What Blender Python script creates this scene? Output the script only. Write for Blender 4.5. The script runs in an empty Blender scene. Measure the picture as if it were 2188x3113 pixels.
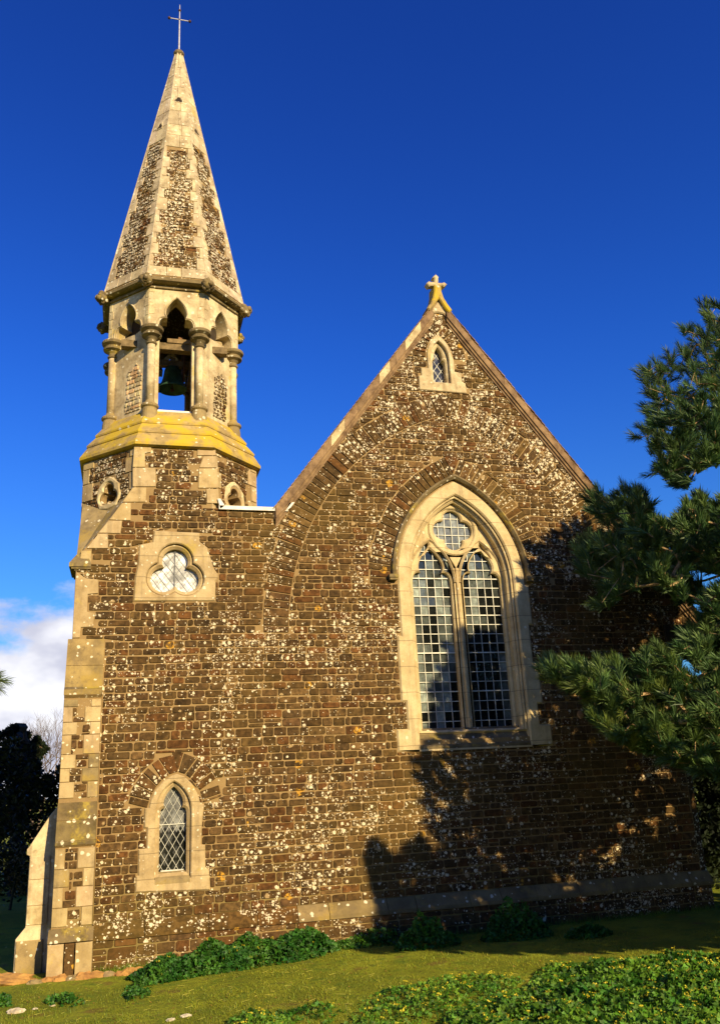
import bpy, math, random
from mathutils import Vector, Matrix, noise
from mathutils.geometry import tessellate_polygon
R = random.Random(7)
rad = math.radians
sc = bpy.context.scene
COL = sc.collection

# ------------------------------------------------------------------ camera
CAM = Vector((-0.513, -11.5131, 1.0085))
FWD = Vector((0.25475464, 0.91890503, 0.30118701))
RGT = Vector((0.96650209, -0.25200759, -0.04864039))
UPV = Vector((-0.03120551, -0.30348924, 0.95232374))
FPX = 2586.2
def ray(a, b): return FWD + RGT * ((a - 1094) / FPX) - UPV * ((b - 1556.5) / FPX)
def onY(a, b, y=0.0):                    # where a sight line meets the vertical plane y
    d = ray(a, b); t = (y - CAM.y) / d.y
    return CAM + d * t
def W(a, b, y=0.0):
    p = onY(a, b, y); return (p.x, p.z)
def onZ(a, b, z):
    d = ray(a, b); t = (z - CAM.z) / d.z
    return CAM + d * t
def proj(p):
    v = Vector(p) - CAM; d = v.dot(FWD)
    if d < .1: return (-9999, -9999)
    return (1094 + FPX * v.dot(RGT) / d, 1556.5 - FPX * v.dot(UPV) / d)
cam = bpy.data.cameras.new('camera'); co = bpy.data.objects.new('camera', cam); COL.objects.link(co)
M = Matrix.Identity(4)
for i in range(3):
    M[i][0] = RGT[i]; M[i][1] = UPV[i]; M[i][2] = -FWD[i]; M[i][3] = CAM[i]
co.matrix_world = M
cam.sensor_fit = 'VERTICAL'; cam.sensor_height = 24; cam.sensor_width = 24
cam.lens = FPX / 3113 * 24; cam.clip_end = 3000; cam.clip_start = .05
sc.camera = co

# ------------------------------------------------------------------ materials
class NT:
    def __init__(s, m):
        s.t = m.node_tree; s.n = s.t.nodes; s.l = s.t.links
    def __call__(s, typ, **kw):
        nd = s.n.new(typ)
        for k, v in kw.items():
            if k.startswith('i_'): s.set(nd.inputs[k[2:].replace('_', ' ')], v)
            elif k.startswith('n'): s.set(nd.inputs[int(k[1:])], v) if k[1:].isdigit() else setattr(nd, k, v)
            else: setattr(nd, k, v)
        return nd
    def set(s, inp, v):
        if isinstance(v, bpy.types.NodeSocket): s.l.new(v, inp)
        elif isinstance(v, bpy.types.Node): s.l.new(v.outputs[0], inp)
        else: inp.default_value = v
    def math(s, op, a, b=0.0, c=0.0):
        nd = s.n.new('ShaderNodeMath'); nd.operation = op
        s.set(nd.inputs[0], a); s.set(nd.inputs[1], b); s.set(nd.inputs[2], c)
        return nd.outputs[0]
    def mix(s, f, a, b, bt='MIX'):
        nd = s.n.new('ShaderNodeMix'); nd.data_type = 'RGBA'; nd.blend_type = bt
        s.set(nd.inputs[0], f)
        for i, v in ((6, a), (7, b)):
            if isinstance(v, tuple) and len(v) == 3: v = v + (1,)
            s.set(nd.inputs[i], v)
        return nd.outputs[2]
    def ramp(s, f, a, b):          # smooth 0..1 between a and b
        nd = s.n.new('ShaderNodeMapRange'); nd.interpolation_type = 'SMOOTHSTEP'
        s.set(nd.inputs[0], f); s.set(nd.inputs[1], a); s.set(nd.inputs[2], b)
        return nd.outputs[0]
    def noise(s, vec, scale, detail=3, rough=.55):
        nd = s.n.new('ShaderNodeTexNoise'); s.set(nd.inputs['Vector'], vec)
        nd.inputs['Scale'].default_value = scale; nd.inputs['Detail'].default_value = detail
        nd.inputs['Roughness'].default_value = rough
        return nd.outputs[0]
def new_mat(name, rough=.9, spec=.2):
    m = bpy.data.materials.new(name); m.use_nodes = True
    g = NT(m); b = g.n['Principled BSDF']
    b.inputs['Roughness'].default_value = rough
    b.inputs['Specular IOR Level'].default_value = spec
    return m, g, b
def pos(g): return g('ShaderNodeNewGeometry').outputs['Position']
def tint(g):
    a = g('ShaderNodeAttribute'); a.attribute_name = 'tint'; return a.outputs['Color']
def spots(g, P, scale, rmax, seed, dens):
    """round lichen spots: 1 inside a spot. dens is a 0..1 socket"""
    v = g('ShaderNodeTexVoronoi'); v.inputs['Scale'].default_value = scale
    off = g('ShaderNodeVectorMath', operation='ADD'); g.set(off.inputs[0], P); off.inputs[1].default_value = (seed, seed * .7, seed * 1.3)
    wob = g('ShaderNodeTexNoise'); g.set(wob.inputs['Vector'], off.outputs[0]); wob.inputs['Scale'].default_value = scale * 1.7
    w2 = g('ShaderNodeVectorMath', operation='SCALE'); g.set(w2.inputs[0], wob.outputs['Color']); w2.inputs['Scale'].default_value = .55 / scale
    a2 = g('ShaderNodeVectorMath', operation='ADD'); g.set(a2.inputs[0], off.outputs[0]); g.set(a2.inputs[1], w2.outputs[0])
    g.set(v.inputs['Vector'], a2.outputs[0])
    sep = g('ShaderNodeSeparateColor'); g.set(sep.inputs[0], v.outputs['Color'])
    have = g.math('LESS_THAN', sep.outputs[0], dens)
    rmax *= scale; r = g.math('MULTIPLY_ADD', sep.outputs[1], rmax * .75, rmax * .25)
    d = g.math('DIVIDE', v.outputs['Distance'], r)
    inside = g.math('SUBTRACT', 1.0, g.ramp(d, .75, 1.0))
    return g.math('MULTIPLY', inside, have), sep.outputs[2]
def bump(g, b, h, strength=.4, dist=.01):
    bp = g('ShaderNodeBump'); g.set(bp.inputs['Height'], h)
    bp.inputs['Strength'].default_value = strength; bp.inputs['Distance'].default_value = dist
    g.l.new(bp.outputs[0], b.inputs['Normal'])

def lichen_stack(g, col, P, amount=1.0, yellow=1.0, white=(.86, .75, .50)):
    """crusts of white, cream and orange lichen that grow on the stones themselves"""
    xyz = g('ShaderNodeSeparateXYZ'); g.set(xyz.inputs[0], P)
    big = g.noise(P, .9, 3, .6); mid = g.noise(P, 3.2, 3, .6)
    hi = g.ramp(g.math('ADD', xyz.outputs[2], g.math('MULTIPLY', g.ramp(xyz.outputs[0], 4.0, 7.0), 1.6)), 4.4, 8.2)                      # more crust on the exposed gable
    d = g.math('MULTIPLY', g.ramp(g.math('ADD', g.math('MULTIPLY', big, .5), g.math('MULTIPLY', mid, .5)), .47, .62), .56)
    d = g.math('ADD', d, g.math('MULTIPLY', g.math('MULTIPLY', hi, g.ramp(mid, .38, .56)), .62))
    d = g.math('MULTIPLY_ADD', d, amount, .04 * amount)
    s1, r1 = spots(g, P, 15, .034, 3.1, g.math('MULTIPLY', d, .85))
    s2, r2 = spots(g, P, 27, .021, 11.7, d)
    s4, r4 = spots(g, P, 40, .0145, 5.7, g.math('MULTIPLY', d, 1.2))
    s3, r3 = spots(g, P, 9, .046, 7.3, .10 * amount)
    s = g.math('MAXIMUM', g.math('MAXIMUM', s1, s2), s4)
    fine = g.noise(P, 90, 2)
    wcol = g.mix(fine, tuple(c * .72 for c in white), white)
    col = g.mix(g.math('MULTIPLY', s3, .75), col, (.42, .30, .14))
    col = g.mix(g.math('MULTIPLY', s, g.math('MULTIPLY_ADD', r2, .3, .65)), col, wcol)
    so, ro = spots(g, P, 6, .07, 17.3, .055 * yellow)
    col = g.mix(g.math('MULTIPLY', so, g.ramp(g.noise(P, 30), .4, .6)), col, (.50, .27, .035))
    return col, s
# ironstone blocks
def mk_iron(name, amount=1.0):
    m, g, b = new_mat(name, .95, .1)
    P = pos(g); n = g.noise(P, 14, 4, .65); nf = g.noise(P, 70, 3, .7)
    c = g.mix(g.ramp(n, .3, .75), (.050, .030, .012), (.165, .095, .033))
    c = g.mix(.85, c, tint(g), 'MULTIPLY')
    c = g.mix(g.math('MULTIPLY', nf, .35), c, (.03, .018, .010))
    mo = g.ramp(g.noise(P, .55, 2), .5, .68)
    c = g.mix(g.math('MULTIPLY', mo, .35), c, (.13, .085, .02))
    c, s = lichen_stack(g, c, P, amount)
    g.set(b.inputs['Base Color'], c)
    bump(g, b, g.math('ADD', g.math('MULTIPLY', nf, .8), g.math('ADD', n, g.math('MULTIPLY', s, .5))), .55, .012)
    return m
IRON = mk_iron('ironstone', 1.0); IRON2 = mk_iron('ironstone_crusted', 1.9)
# mortar
MORTAR, g, b = new_mat('mortar', .97, .1)
P = pos(g); n = g.noise(P, 8, 4); nf = g.noise(P, 80, 3)
c = g.mix(n, (.22, .145, .060), (.40, .275, .115)); c = g.mix(g.math('MULTIPLY', nf, .5), c, (.15, .095, .045))
sx = g('ShaderNodeSeparateXYZ'); g.set(sx.inputs[0], P)
damp = g.math('MULTIPLY', g.ramp(sx.outputs[2], .5, -.6), g.ramp(g.noise(P, 1.2), .35, .6))
c = g.mix(g.math('MULTIPLY', damp, .55), c, (.14, .12, .025))
c, s = lichen_stack(g, c, P, .45)
g.set(b.inputs['Base Color'], c); bump(g, b, nf, .5, .008)
# limestone dressings: kind by colour of growth
def mk_lime(name, base=(.50, .385, .20), dark=(.34, .245, .115), stain=.35, yel=0.15, lich=.25, yc=(.47, .35, .045), joints=0):
    m, g, b = new_mat(name, .93, .15)
    P = pos(g); n = g.noise(P, 3.5, 4, .65); nf = g.noise(P, 60, 4, .7); n2 = g.noise(P, 9, 4, .7)
    c = g.mix(g.ramp(n, .3, .7), dark, base)
    c = g.mix(.8, c, tint(g), 'MULTIPLY')
    c = g.mix(g.math('MULTIPLY', g.ramp(n2, .52, .72), stain), c, (.13, .095, .05))
    c = g.mix(g.math('MULTIPLY', g.ramp(nf, .52, .75), .35), c, (.17, .12, .06))
    mp_ = g('ShaderNodeMapping'); g.set(mp_.inputs['Vector'], P); mp_.inputs['Scale'].default_value = (9, 9, .9)
    c = g.mix(g.math('MULTIPLY', g.ramp(g.noise(mp_.outputs[0], 1.0, 4, .65), .5, .7), .38), c, (.16, .12, .065))
    if joints:
        xz = g('ShaderNodeSeparateXYZ'); g.set(xz.inputs[0], P)
        zz = g.math('FRACT', g.math('DIVIDE', g.math('ADD', xz.outputs[2], g.math('MULTIPLY', g.noise(P, 1.5, 1), .02)), joints))
        c = g.mix(g.math('MULTIPLY', g.math('LESS_THAN', zz, .010 / joints), .6), c, (.13, .095, .05))
    c = g.mix(g.math('MULTIPLY', g.ramp(g.noise(P, 2.1, 5, .7), .62 - yel * .32, .72 - yel * .2), min(1, .35 + yel)), c, yc)
    s1, r = spots(g, P, 17, .028, 9.1, lich)
    c = g.mix(g.math('MULTIPLY', s1, .8), c, (.70, .64, .45))
    g.set(b.inputs['Base Color'], c)
    bump(g, b, g.math('ADD', g.math('MULTIPLY', nf, .6), n2), .45, .01)
    return m
LIME = mk_lime('limestone')
LIME_SUR = mk_lime('limestone_surround', joints=.29)
LIME_CLEAN = mk_lime('limestone_window', (.62, .50, .27), (.45, .34, .165), .22, .04, .05, joints=.36)
LIME_PALE = mk_lime('limestone_belfry', (.66, .55, .32), (.36, .27, .14), .5, .12, .15)
LIME_SPIRE = mk_lime('limestone_spire', (.62, .51, .31), (.36, .28, .16), .6, .10, .35)
LIME_MOSS = mk_lime('limestone_mossy', (.36, .27, .12), (.20, .15, .07), .65, .30, .2, (.34, .235, .05))
LIME_YEL = mk_lime('limestone_yellow_lichen', (.44, .32, .12), (.28, .20, .08), .85, .62, .07, (.50, .35, .028))
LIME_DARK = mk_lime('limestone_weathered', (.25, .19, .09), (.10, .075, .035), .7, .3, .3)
# tile / wood / metal / glass
def mk_simple(name, a, b_, scale=8, rough=.85, metal=0, bs=.3, stretch=None):
    m, g, b = new_mat(name, rough, .3)
    P = pos(g); n = g.noise(P, scale, 4, .6)
    c = g.mix(g.ramp(n, .3, .7), a, b_); c = g.mix(.8, c, tint(g), 'MULTIPLY')
    g.set(b.inputs['Base Color'], c); b.inputs['Metallic'].default_value = metal
    if bs: bump(g, b, g.noise(P, scale * 4, 3), bs, .008)
    return m
TILE = mk_simple('roof_tile', (.13, .08, .04), (.30, .20, .10), 7)
WOOD = mk_simple('old_wood', (.10, .07, .03), (.22, .155, .07), 12)
LEADW = mk_simple('white_lead', (.55, .50, .40), (.80, .76, .66), 5, .6)
IRONM = mk_simple('painted_iron', (.45, .43, .42), (.62, .60, .58), 20, .45, .3, 0)
IRONR = mk_simple('rusty_iron', (.05, .025, .02), (.10, .05, .04), 20, .7, .2, 0)
BRONZE = mk_simple('green_bronze', (.03, .075, .04), (.06, .15, .09), 10, .5, .3, .2)
DARK = mk_simple('recess_shade_and_gutter', (.03, .022, .015), (.05, .035, .02), 6, .95)  # near-black: shade inside openings put into the colour; gutter uses it too
CAME = mk_simple('window_lead', (.36, .36, .30), (.62, .62, .52), 9, .5, .1, 0)
CAMED = mk_simple('dull_window_lead', (.14, .14, .13), (.28, .28, .26), 9, .6, .1, 0)
BARK = mk_simple('pine_bark', (.20, .12, .055), (.46, .32, .15), 12, .9, 0, .5)
BARKD = mk_simple('dark_bark', (.05, .035, .02), (.10, .07, .04), 8, .95, 0, .4)
TWIG = mk_simple('bare_twigs', (.09, .07, .055), (.16, .12, .09), 8, .95, 0, 0)
ROCK = mk_simple('pale_rock', (.40, .34, .22), (.62, .56, .40), 9, .9, 0, .5)
ROCKO = mk_simple('orange_rock', (.26, .13, .04), (.48, .27, .07), 6, .9, 0, .6)
CONE = mk_simple('pine_cone', (.16, .09, .05), (.34, .22, .12), 40, .8, 0, .3)
GLASS, g, b = new_mat('old_window_glass', .04, .4)
P = pos(g); n = g.noise(P, 11, 4, .7)
c = g.mix(.5, tint(g), g.mix(g.ramp(n, .35, .7), (.25, .25, .25), (1.6, 1.7, 1.6)), 'MULTIPLY'); c = g.mix(.9, tint(g), c)
g.set(b.inputs['Base Color'], c); bump(g, b, g.noise(P, 6, 2), .12, .02)
GLASS_W, g, b = new_mat('painted_reflection_glass', .25, .6)
P = pos(g); n = g.noise(P, 6, 5, .7)
c = g.mix(g.ramp(n, .40, .58), (.34, .34, .30), (.88, .88, .84)); c = g.mix(.8, c, tint(g), 'MULTIPLY')  # whitish mottle paints a bright cloud reflection into the panes
g.set(b.inputs['Base Color'], c)
# leaves
def mk_leaf(name, a, b_, trans=.25, rough=.55):
    m, g, b = new_mat(name, rough, .35)
    P = pos(g)
    c = g.mix(g.ramp(g.noise(P, 3, 3), .3, .7), a, b_); c = g.mix(.9, c, tint(g), 'MULTIPLY')
    g.set(b.inputs['Base Color'], c)
    t = g('ShaderNodeBsdfTranslucent'); g.set(t.inputs['Color'], c)
    mx = g('ShaderNodeMixShader'); mx.inputs[0].default_value = trans
    g.l.new(b.outputs[0], mx.inputs[1]); g.l.new(t.outputs[0], mx.inputs[2])
    g.l.new(mx.outputs[0], g.n['Material Output'].inputs['Surface'])
    return m
NEEDLE = mk_leaf('pine_needles', (.060, .105, .035), (.14, .19, .05), .15, .5)
DARKLEAF = mk_leaf('dark_evergreen', (.008, .014, .006), (.02, .032, .012), .05)
IVY = mk_leaf('wall_weed_leaves', (.016, .085, .009), (.06, .17, .016), .25)
WEED = mk_leaf('foreground_weed_leaves', (.035, .13, .010), (.15, .31, .026), .35)
FLOWER = mk_leaf('yellow_flowers', (.6, .5, .02), (.75, .65, .05), .3)
BLADE = mk_leaf('grass_blades', (.17, .22, .014), (.33, .38, .028), .3)
WILLOW = mk_leaf('dry_hedge_leaves', (.12, .09, .02), (.20, .16, .04), .2)
GROUND, g, b = new_mat('mossy_turf', .98, .1)
P = pos(g); n = g.noise(P, 1.1, 4, .6); nf = g.noise(P, 26, 4, .7); n3 = g.noise(P, 4, 4, .65)
c = g.mix(g.ramp(n, .35, .65), (.16, .19, .014), (.27, .30, .022))
c = g.mix(g.ramp(n3, .48, .68), c, (.13, .19, .016)); c = g.mix(g.math('MULTIPLY', g.ramp(nf, .45, .7), .5), c, (.10, .075, .02))
c = g.mix(g.math('MULTIPLY', g.ramp(g.noise(P, 2.3, 4), .6, .7), .6), c, (.16, .085, .03))
g.set(b.inputs['Base Color'], c); bump(g, b, g.math('ADD', nf, n3), .7, .03)

# ------------------------------------------------------------------ mesh building
class MB:
    def __init__(s): s.v = []; s.f = []; s.m = []; s.c = []
    def add(s, vs, fs, mi=0, col=(1, 1, 1)):
        o = len(s.v); s.v.extend([tuple(v) for v in vs])
        for f in fs:
            s.f.append(tuple(i + o for i in f)); s.m.append(mi); s.c.append(col)
    def build(s, name, mats, parent=None, smooth=False):
        me = bpy.data.meshes.new(name); me.from_pydata(s.v, [], s.f)
        if not isinstance(mats, (list, tuple)): mats = [mats]
        for m in mats: me.materials.append(m)
        me.polygons.foreach_set('material_index', s.m)
        a = me.attributes.new('tint', 'FLOAT_COLOR', 'FACE')
        buf = []
        for c in s.c: buf.extend((c[0], c[1], c[2], 1.0))
        a.data.foreach_set('color', buf)
        if smooth: me.polygons.foreach_set('use_smooth', [True] * len(s.f))
        me.update()
        o = bpy.data.objects.new(name, me); COL.objects.link(o)
        if parent: o.parent = parent
        return o
    def box(s, x0, x1, y0, y1, z0, z1, mi=0, col=(1, 1, 1), fr=None):
        vs = [(x, y, z) for z in (z0, z1) for y in (y0, y1) for x in (x0, x1)]
        if fr: vs = [fr(*v) for v in vs]
        s.add(vs, [(0, 2, 3, 1), (4, 5, 7, 6), (0, 1, 5, 4), (2, 6, 7, 3), (0, 4, 6, 2), (1, 3, 7, 5)], mi, col)
    def tube(s, pts, rads, n=6, mi=0, col=(1, 1, 1), cap=True):
        pts = [Vector(p) for p in pts]; rings = []; last = None
        for i, p in enumerate(pts):
            t = (pts[min(i + 1, len(pts) - 1)] - pts[max(i - 1, 0)])
            t = t.normalized() if t.length > 1e-9 else Vector((0, 0, 1))
            if last is None:
                a = t.orthogonal().normalized()
            else:
                a = last - t * last.dot(t)
                a = a.normalized() if a.length > 1e-6 else t.orthogonal().normalized()
            last = a; bb = t.cross(a)
            rings.append([p + (a * math.cos(2 * math.pi * k / n) + bb * math.sin(2 * math.pi * k / n)) * rads[i] for k in range(n)])
        vs = [v for r in rings for v in r]; fs = []
        for i in range(len(pts) - 1):
            for k in range(n):
                k2 = (k + 1) % n
                fs.append((i * n + k, i * n + k2, (i + 1) * n + k2, (i + 1) * n + k))
        if cap:
            fs.append(tuple(range(n))[::-1]); fs.append(tuple((len(pts) - 1) * n + k for k in range(n)))
        s.add(vs, fs, mi, col)
    def lathe(s, prof, c, n=20, mi=0, col=(1, 1, 1)):
        vs = []; fs = []
        for r, z in prof:
            for k in range(n):
                a = 2 * math.pi * k / n
                vs.append((c[0] + r * math.cos(a), c[1] + r * math.sin(a), c[2] + z))
        for i in range(len(prof) - 1):
            for k in range(n):
                k2 = (k + 1) % n; fs.append((i * n + k, i * n + k2, (i + 1) * n + k2, (i + 1) * n + k))
        fs.append(tuple(range(n))[::-1]); fs.append(tuple((len(prof) - 1) * n + k for k in range(n)))
        s.add(vs, fs, mi, col)
    def blob(s, c, r, seed=0, mi=0, col=(1, 1, 1), sq=(1, 1, 1), rough=.3, nu=12, nv=8, fq=2.2):
        vs = []; fs = []; c = Vector(c)
        for j in range(nv + 1):
            th = math.pi * j / nv
            for i in range(nu):
                ph = 2 * math.pi * i / nu
                d = Vector((math.sin(th) * math.cos(ph), math.sin(th) * math.sin(ph), math.cos(th)))
                k = r * (1 + rough * noise.noise(d * fq + Vector((seed, seed * 2.1, 0))))
                vs.append(c + Vector((d.x * sq[0], d.y * sq[1], d.z * sq[2])) * k)
        for j in range(nv):
            for i in range(nu):
                i2 = (i + 1) % nu; fs.append((j * nu + i, (j + 1) * nu + i, (j + 1) * nu + i2, j * nu + i2))
        s.add(vs, fs, mi, col)

def area(p): return .5 * sum(p[i][0] * p[(i + 1) % len(p)][1] - p[(i + 1) % len(p)][0] * p[i][1] for i in range(len(p)))
def ccw(p): return list(p) if area(p) > 0 else list(p)[::-1]
def clean(p):
    o = []
    for q in p:
        if not o or math.hypot(q[0] - o[-1][0], q[1] - o[-1][1]) > 1e-4: o.append(q)
    if math.hypot(o[0][0] - o[-1][0], o[0][1] - o[-1][1]) < 1e-4: o.pop()
    return o
def offset(p, d):        # p ccw; positive d grows
    n = len(p); o = []
    for i in range(n):
        a = Vector(p[i - 1]); b = Vector(p[i]); c = Vector(p[(i + 1) % n])
        e1 = (b - a).normalized(); e2 = (c - b).normalized()
        n1 = Vector((e1.y, -e1.x)); n2 = Vector((e2.y, -e2.x)); m = n1 + n2
        if m.length < .3: m = n1 * 1.0
        else: m = m / max(m.length_squared / 2, .35)
        o.append((b.x + m.x * d, b.y + m.y * d))
    return o
XZ = lambda y0: (lambda u, v, h: (u, y0 - h, v))        # plane facing the camera; h comes forward
def plate(mb, outer, holes, h, t, fr, ch=0.0, mi=0, col=(1, 1, 1)):
    """flat slab: front face at height h, thickness t behind it, chamfer ch on all edges"""
    loops = [ccw(clean(outer))] + [ccw(clean(x)) for x in holes]
    fronts = []
    for i, l in enumerate(loops):
        fronts.append(offset(l, -ch if i == 0 else ch) if ch else l)
    tri = tessellate_polygon([[Vector((x, y, 0)) for x, y in l] for l in fronts])
    flat = [p for l in fronts for p in l]
    mb.add([fr(x, y, h) for x, y in flat], [tuple(x) for x in tri], mi, col)
    for l, f in zip(loops, fronts):
        n = len(l)
        r = [[fr(x, y, h) for x, y in f], [fr(x, y, h - ch) for x, y in l], [fr(x, y, h - t) for x, y in l]]
        if not ch: r = [r[0], r[2]]
        fs = []
        for j in range(len(r) - 1):
            for i in range(n):
                i2 = (i + 1) % n; fs.append((j * n + i, j * n + i2, (j + 1) * n + i2, (j + 1) * n + i))
        mb.add([v for q in r for v in q], fs, mi, col)
def block(mb, poly, fr, H=.015, inset=.008, mi=0, col=(1, 1, 1)):
    poly = clean(poly)
    if len(poly) < 3 or abs(area(poly)) < 4e-4: return
    poly = ccw(poly); n = len(poly)
    cx = sum(p[0] for p in poly) / n; cz = sum(p[1] for p in poly) / n
    top = []
    for x, z in poly:
        d = math.hypot(x - cx, z - cz); k = min(.5, inset / max(d, 1e-4)); top.append((x + (cx - x) * k, z + (cz - z) * k))
    vs = [fr(x, z, 0) for x, z in poly] + [fr(x, z, H * .55) for x, z in poly] + [fr(x, z, H) for x, z in top]
    fs = [tuple(2 * n + i for i in range(n))]
    for j in (0, 1):
        for i in range(n):
            i2 = (i + 1) % n; fs.append((j * n + i, j * n + i2, (j + 1) * n + i2, (j + 1) * n + i))
    mb.add(vs, fs, mi, col)
def sd_poly(p, P):       # signed distance, negative inside
    d = 1e9; s = 1; x, y = p; n = len(P); j = n - 1
    for i in range(n):
        xi, yi = P[i]; xj, yj = P[j]
        ex = xj - xi; ey = yj - yi; wx = x - xi; wy = y - yi
        t = (wx * ex + wy * ey) / (ex * ex + ey * ey + 1e-12); t = 0 if t < 0 else 1 if t > 1 else t
        dx = wx - ex * t; dy = wy - ey * t; q = dx * dx + dy * dy
        if q < d: d = q
        if (yi > y) != (yj > y) and x < (xj - xi) * (y - yi) / (yj - yi) + xi: s = -s
        j = i
    return s * math.sqrt(d)
def bbox(P): return (min(p[0] for p in P), min(p[1] for p in P), max(p[0] for p in P), max(p[1] for p in P))
def clip_half(poly, c, g, s0, gap):
    out = []; n = len(poly)
    f = lambda p: s0 + g[0] * (p[0] - c[0]) + g[1] * (p[1] - c[1]) - gap
    for i in range(n):
        a = poly[i]; b = poly[(i + 1) % n]; fa = f(a); fb = f(b)
        if fa >= 0: out.append(a)
        if (fa >= 0) != (fb >= 0):
            t = fa / (fa - fb); out.append((a[0] + (b[0] - a[0]) * t, a[1] + (b[1] - a[1]) * t))
    return out
def carve(poly, P, inside, gap, bb):
    """keep the part of poly inside (True) or outside (False) polygon P"""
    if not inside:
        q = bbox(poly)
        if q[2] < bb[0] - gap or q[0] > bb[2] + gap or q[3] < bb[1] - gap or q[1] > bb[3] + gap: return poly
    sg = -1 if inside else 1
    for it in range(5):
        n = len(poly)
        if n < 3: return []
        c = (sum(p[0] for p in poly) / n, sum(p[1] for p in poly) / n)
        ds = [sg * sd_poly(p, P) for p in poly]
        if min(ds) >= gap - .003: return poly
        if max(ds) < gap: return []
        k = ds.index(min(ds)); q = poly[k]            # clip at the worst corner
        e = .004; s0 = sg * sd_poly(q, P)
        gx = (sg * sd_poly((q[0] + e, q[1]), P) - s0) / e; gz = (sg * sd_poly((q[0], q[1] + e), P) - s0) / e
        L = math.hypot(gx, gz)
        if L < .3: return []
        poly = clip_half(poly, q, (gx / L, gz / L), s0, gap)
    if len(poly) < 3 or min(sg * sd_poly(p, P) for p in poly) < -.03: return []
    return poly
def ironcol():
    v = R.uniform(.62, 1.25); h = R.random()
    if h < .18: return (v * 1.25, v * .92, v * .75)
    if h < .34: return (v * .75, v * .78, v * .85)
    if h < .42: return (v * 1.5, v * 1.5, v * 1.5)
    return (v, v * R.uniform(.92, 1.05), v * R.uniform(.85, 1.05))
def courses(mb, keep, excl, fr, mi=0, ch=(.078, .118), wd=(.11, .30), gap=.0075, H=.014, wob=.006, z0=None):
    bb = bbox(keep); exb = [bbox(e) for e in excl]
    z = (bb[1] if z0 is None else z0) - .02; k = 0
    while z < bb[3]:
        h = R.uniform(*ch); x = bb[0] - R.uniform(0, .2); ph = R.uniform(0, 6)
        while x < bb[2]:
            w = R.uniform(*wd)
            if R.random() < .2: w *= .65
            a, b_ = x + gap, x + w - gap
            dz = wob * math.sin(x * 1.7 + ph * .15) + wob * .5 * math.sin(x * 4.1 + k)
            lo, hi = z + gap + dz + R.uniform(-.003, .003), z + h - gap + dz + R.uniform(-.003, .003)
            if R.random() < .06 and h > .1:   # split stone
                parts = [(lo, (lo + hi) / 2 - gap * .8), ((lo + hi) / 2 + gap * .8, hi)]
            else: parts = [(lo, hi)]
            for lo2, hi2 in parts:
                c = [min(R.uniform(.004, .020), (hi2 - lo2) * .4) for _ in range(4)]
                j = lambda: R.uniform(-.003, .003)
                P = [(a + c[0], lo2 + j()), (b_ - c[1], lo2 + j()), (b_ + j(), lo2 + c[1]), (b_ + j(), hi2 - c[2]), (b_ - c[2], hi2 + j()), (a + c[3], hi2 + j()), (a + j(), hi2 - c[3]), (a + j(), lo2 + c[0])]
                P = carve(P, keep, True, gap * .5, bb)
                for e, eb in zip(excl, exb):
                    if not P: break
                    P = carve(P, e, False, gap, eb)
                if P and len(P) >= 3: block(mb, P, fr, H * R.uniform(.7, 1.3), .008, mi, ironcol())
            x += w
        z += h; k += 1
def arc_path(cx, hw, zs, rise, n=24):
    """pointed arch, left springing to right springing"""
    Rr = (hw * hw + rise * rise) / (2 * hw); pts = []
    a1 = math.asin(min(1, rise / Rr))
    for i in range(n + 1):
        a = a1 * i / n; pts.append((cx - hw + Rr - Rr * math.cos(a), zs + Rr * math.sin(a)))
    return pts + [(2 * cx - x, z) for x, z in pts[::-1][1:]]
def arch_poly(cx, hw, zb, zs, rise, n=24):
    p = arc_path(cx, hw, zs, rise, n); return [(cx - hw, zb)] + p + [(cx + hw, zb)]
def lance(cx, hw, zb, zs, hc, zc, za, n=8):
    """opening with a cusped (trefoil) pointed head: cusp points at (hc, zc), apex za"""
    h = [(hw, zb), (hw, zs)]
    m = Vector((hw - .0, zc + .15 * (zc - zs)))
    for i in range(1, n + 1):
        t = i / n; p = Vector((hw, zs)) * (1 - t) ** 2 + m * 2 * t * (1 - t) + Vector((hc, zc)) * t * t; h.append((p.x, p.y))
    q1 = Vector((hc * 1.45, zc + (za - zc) * .30)); q2 = Vector((hc * .85, zc + (za - zc) * .72)); a = Vector((hc, zc)); b_ = Vector((0, za))
    for i in range(1, n + 1):
        t = i / n; p = a * (1 - t) ** 3 + q1 * 3 * t * (1 - t) ** 2 + q2 * 3 * t * t * (1 - t) + b_ * t ** 3; h.append((p.x, p.y))
    return [(cx + x, z) for x, z in h] + [(cx - x, z) for x, z in h[::-1][1:]]
def foil(cx, cz, off, r, n, a0=90, N=72):
    C = [(off * math.cos(rad(a0 + 360 * k / n)), off * math.sin(rad(a0 + 360 * k / n))) for k in range(n)]; out = []
    for i in range(N):
        a = 2 * math.pi * i / N; dx, dz = math.cos(a), math.sin(a); best = 0
        for x, z in C:
            b_ = x * dx + z * dz; q = r * r - (x * x + z * z - b_ * b_)
            if q > 0: best = max(best, b_ + math.sqrt(q))
        out.append((cx + dx * best, cz + dz * best))
    return out
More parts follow.
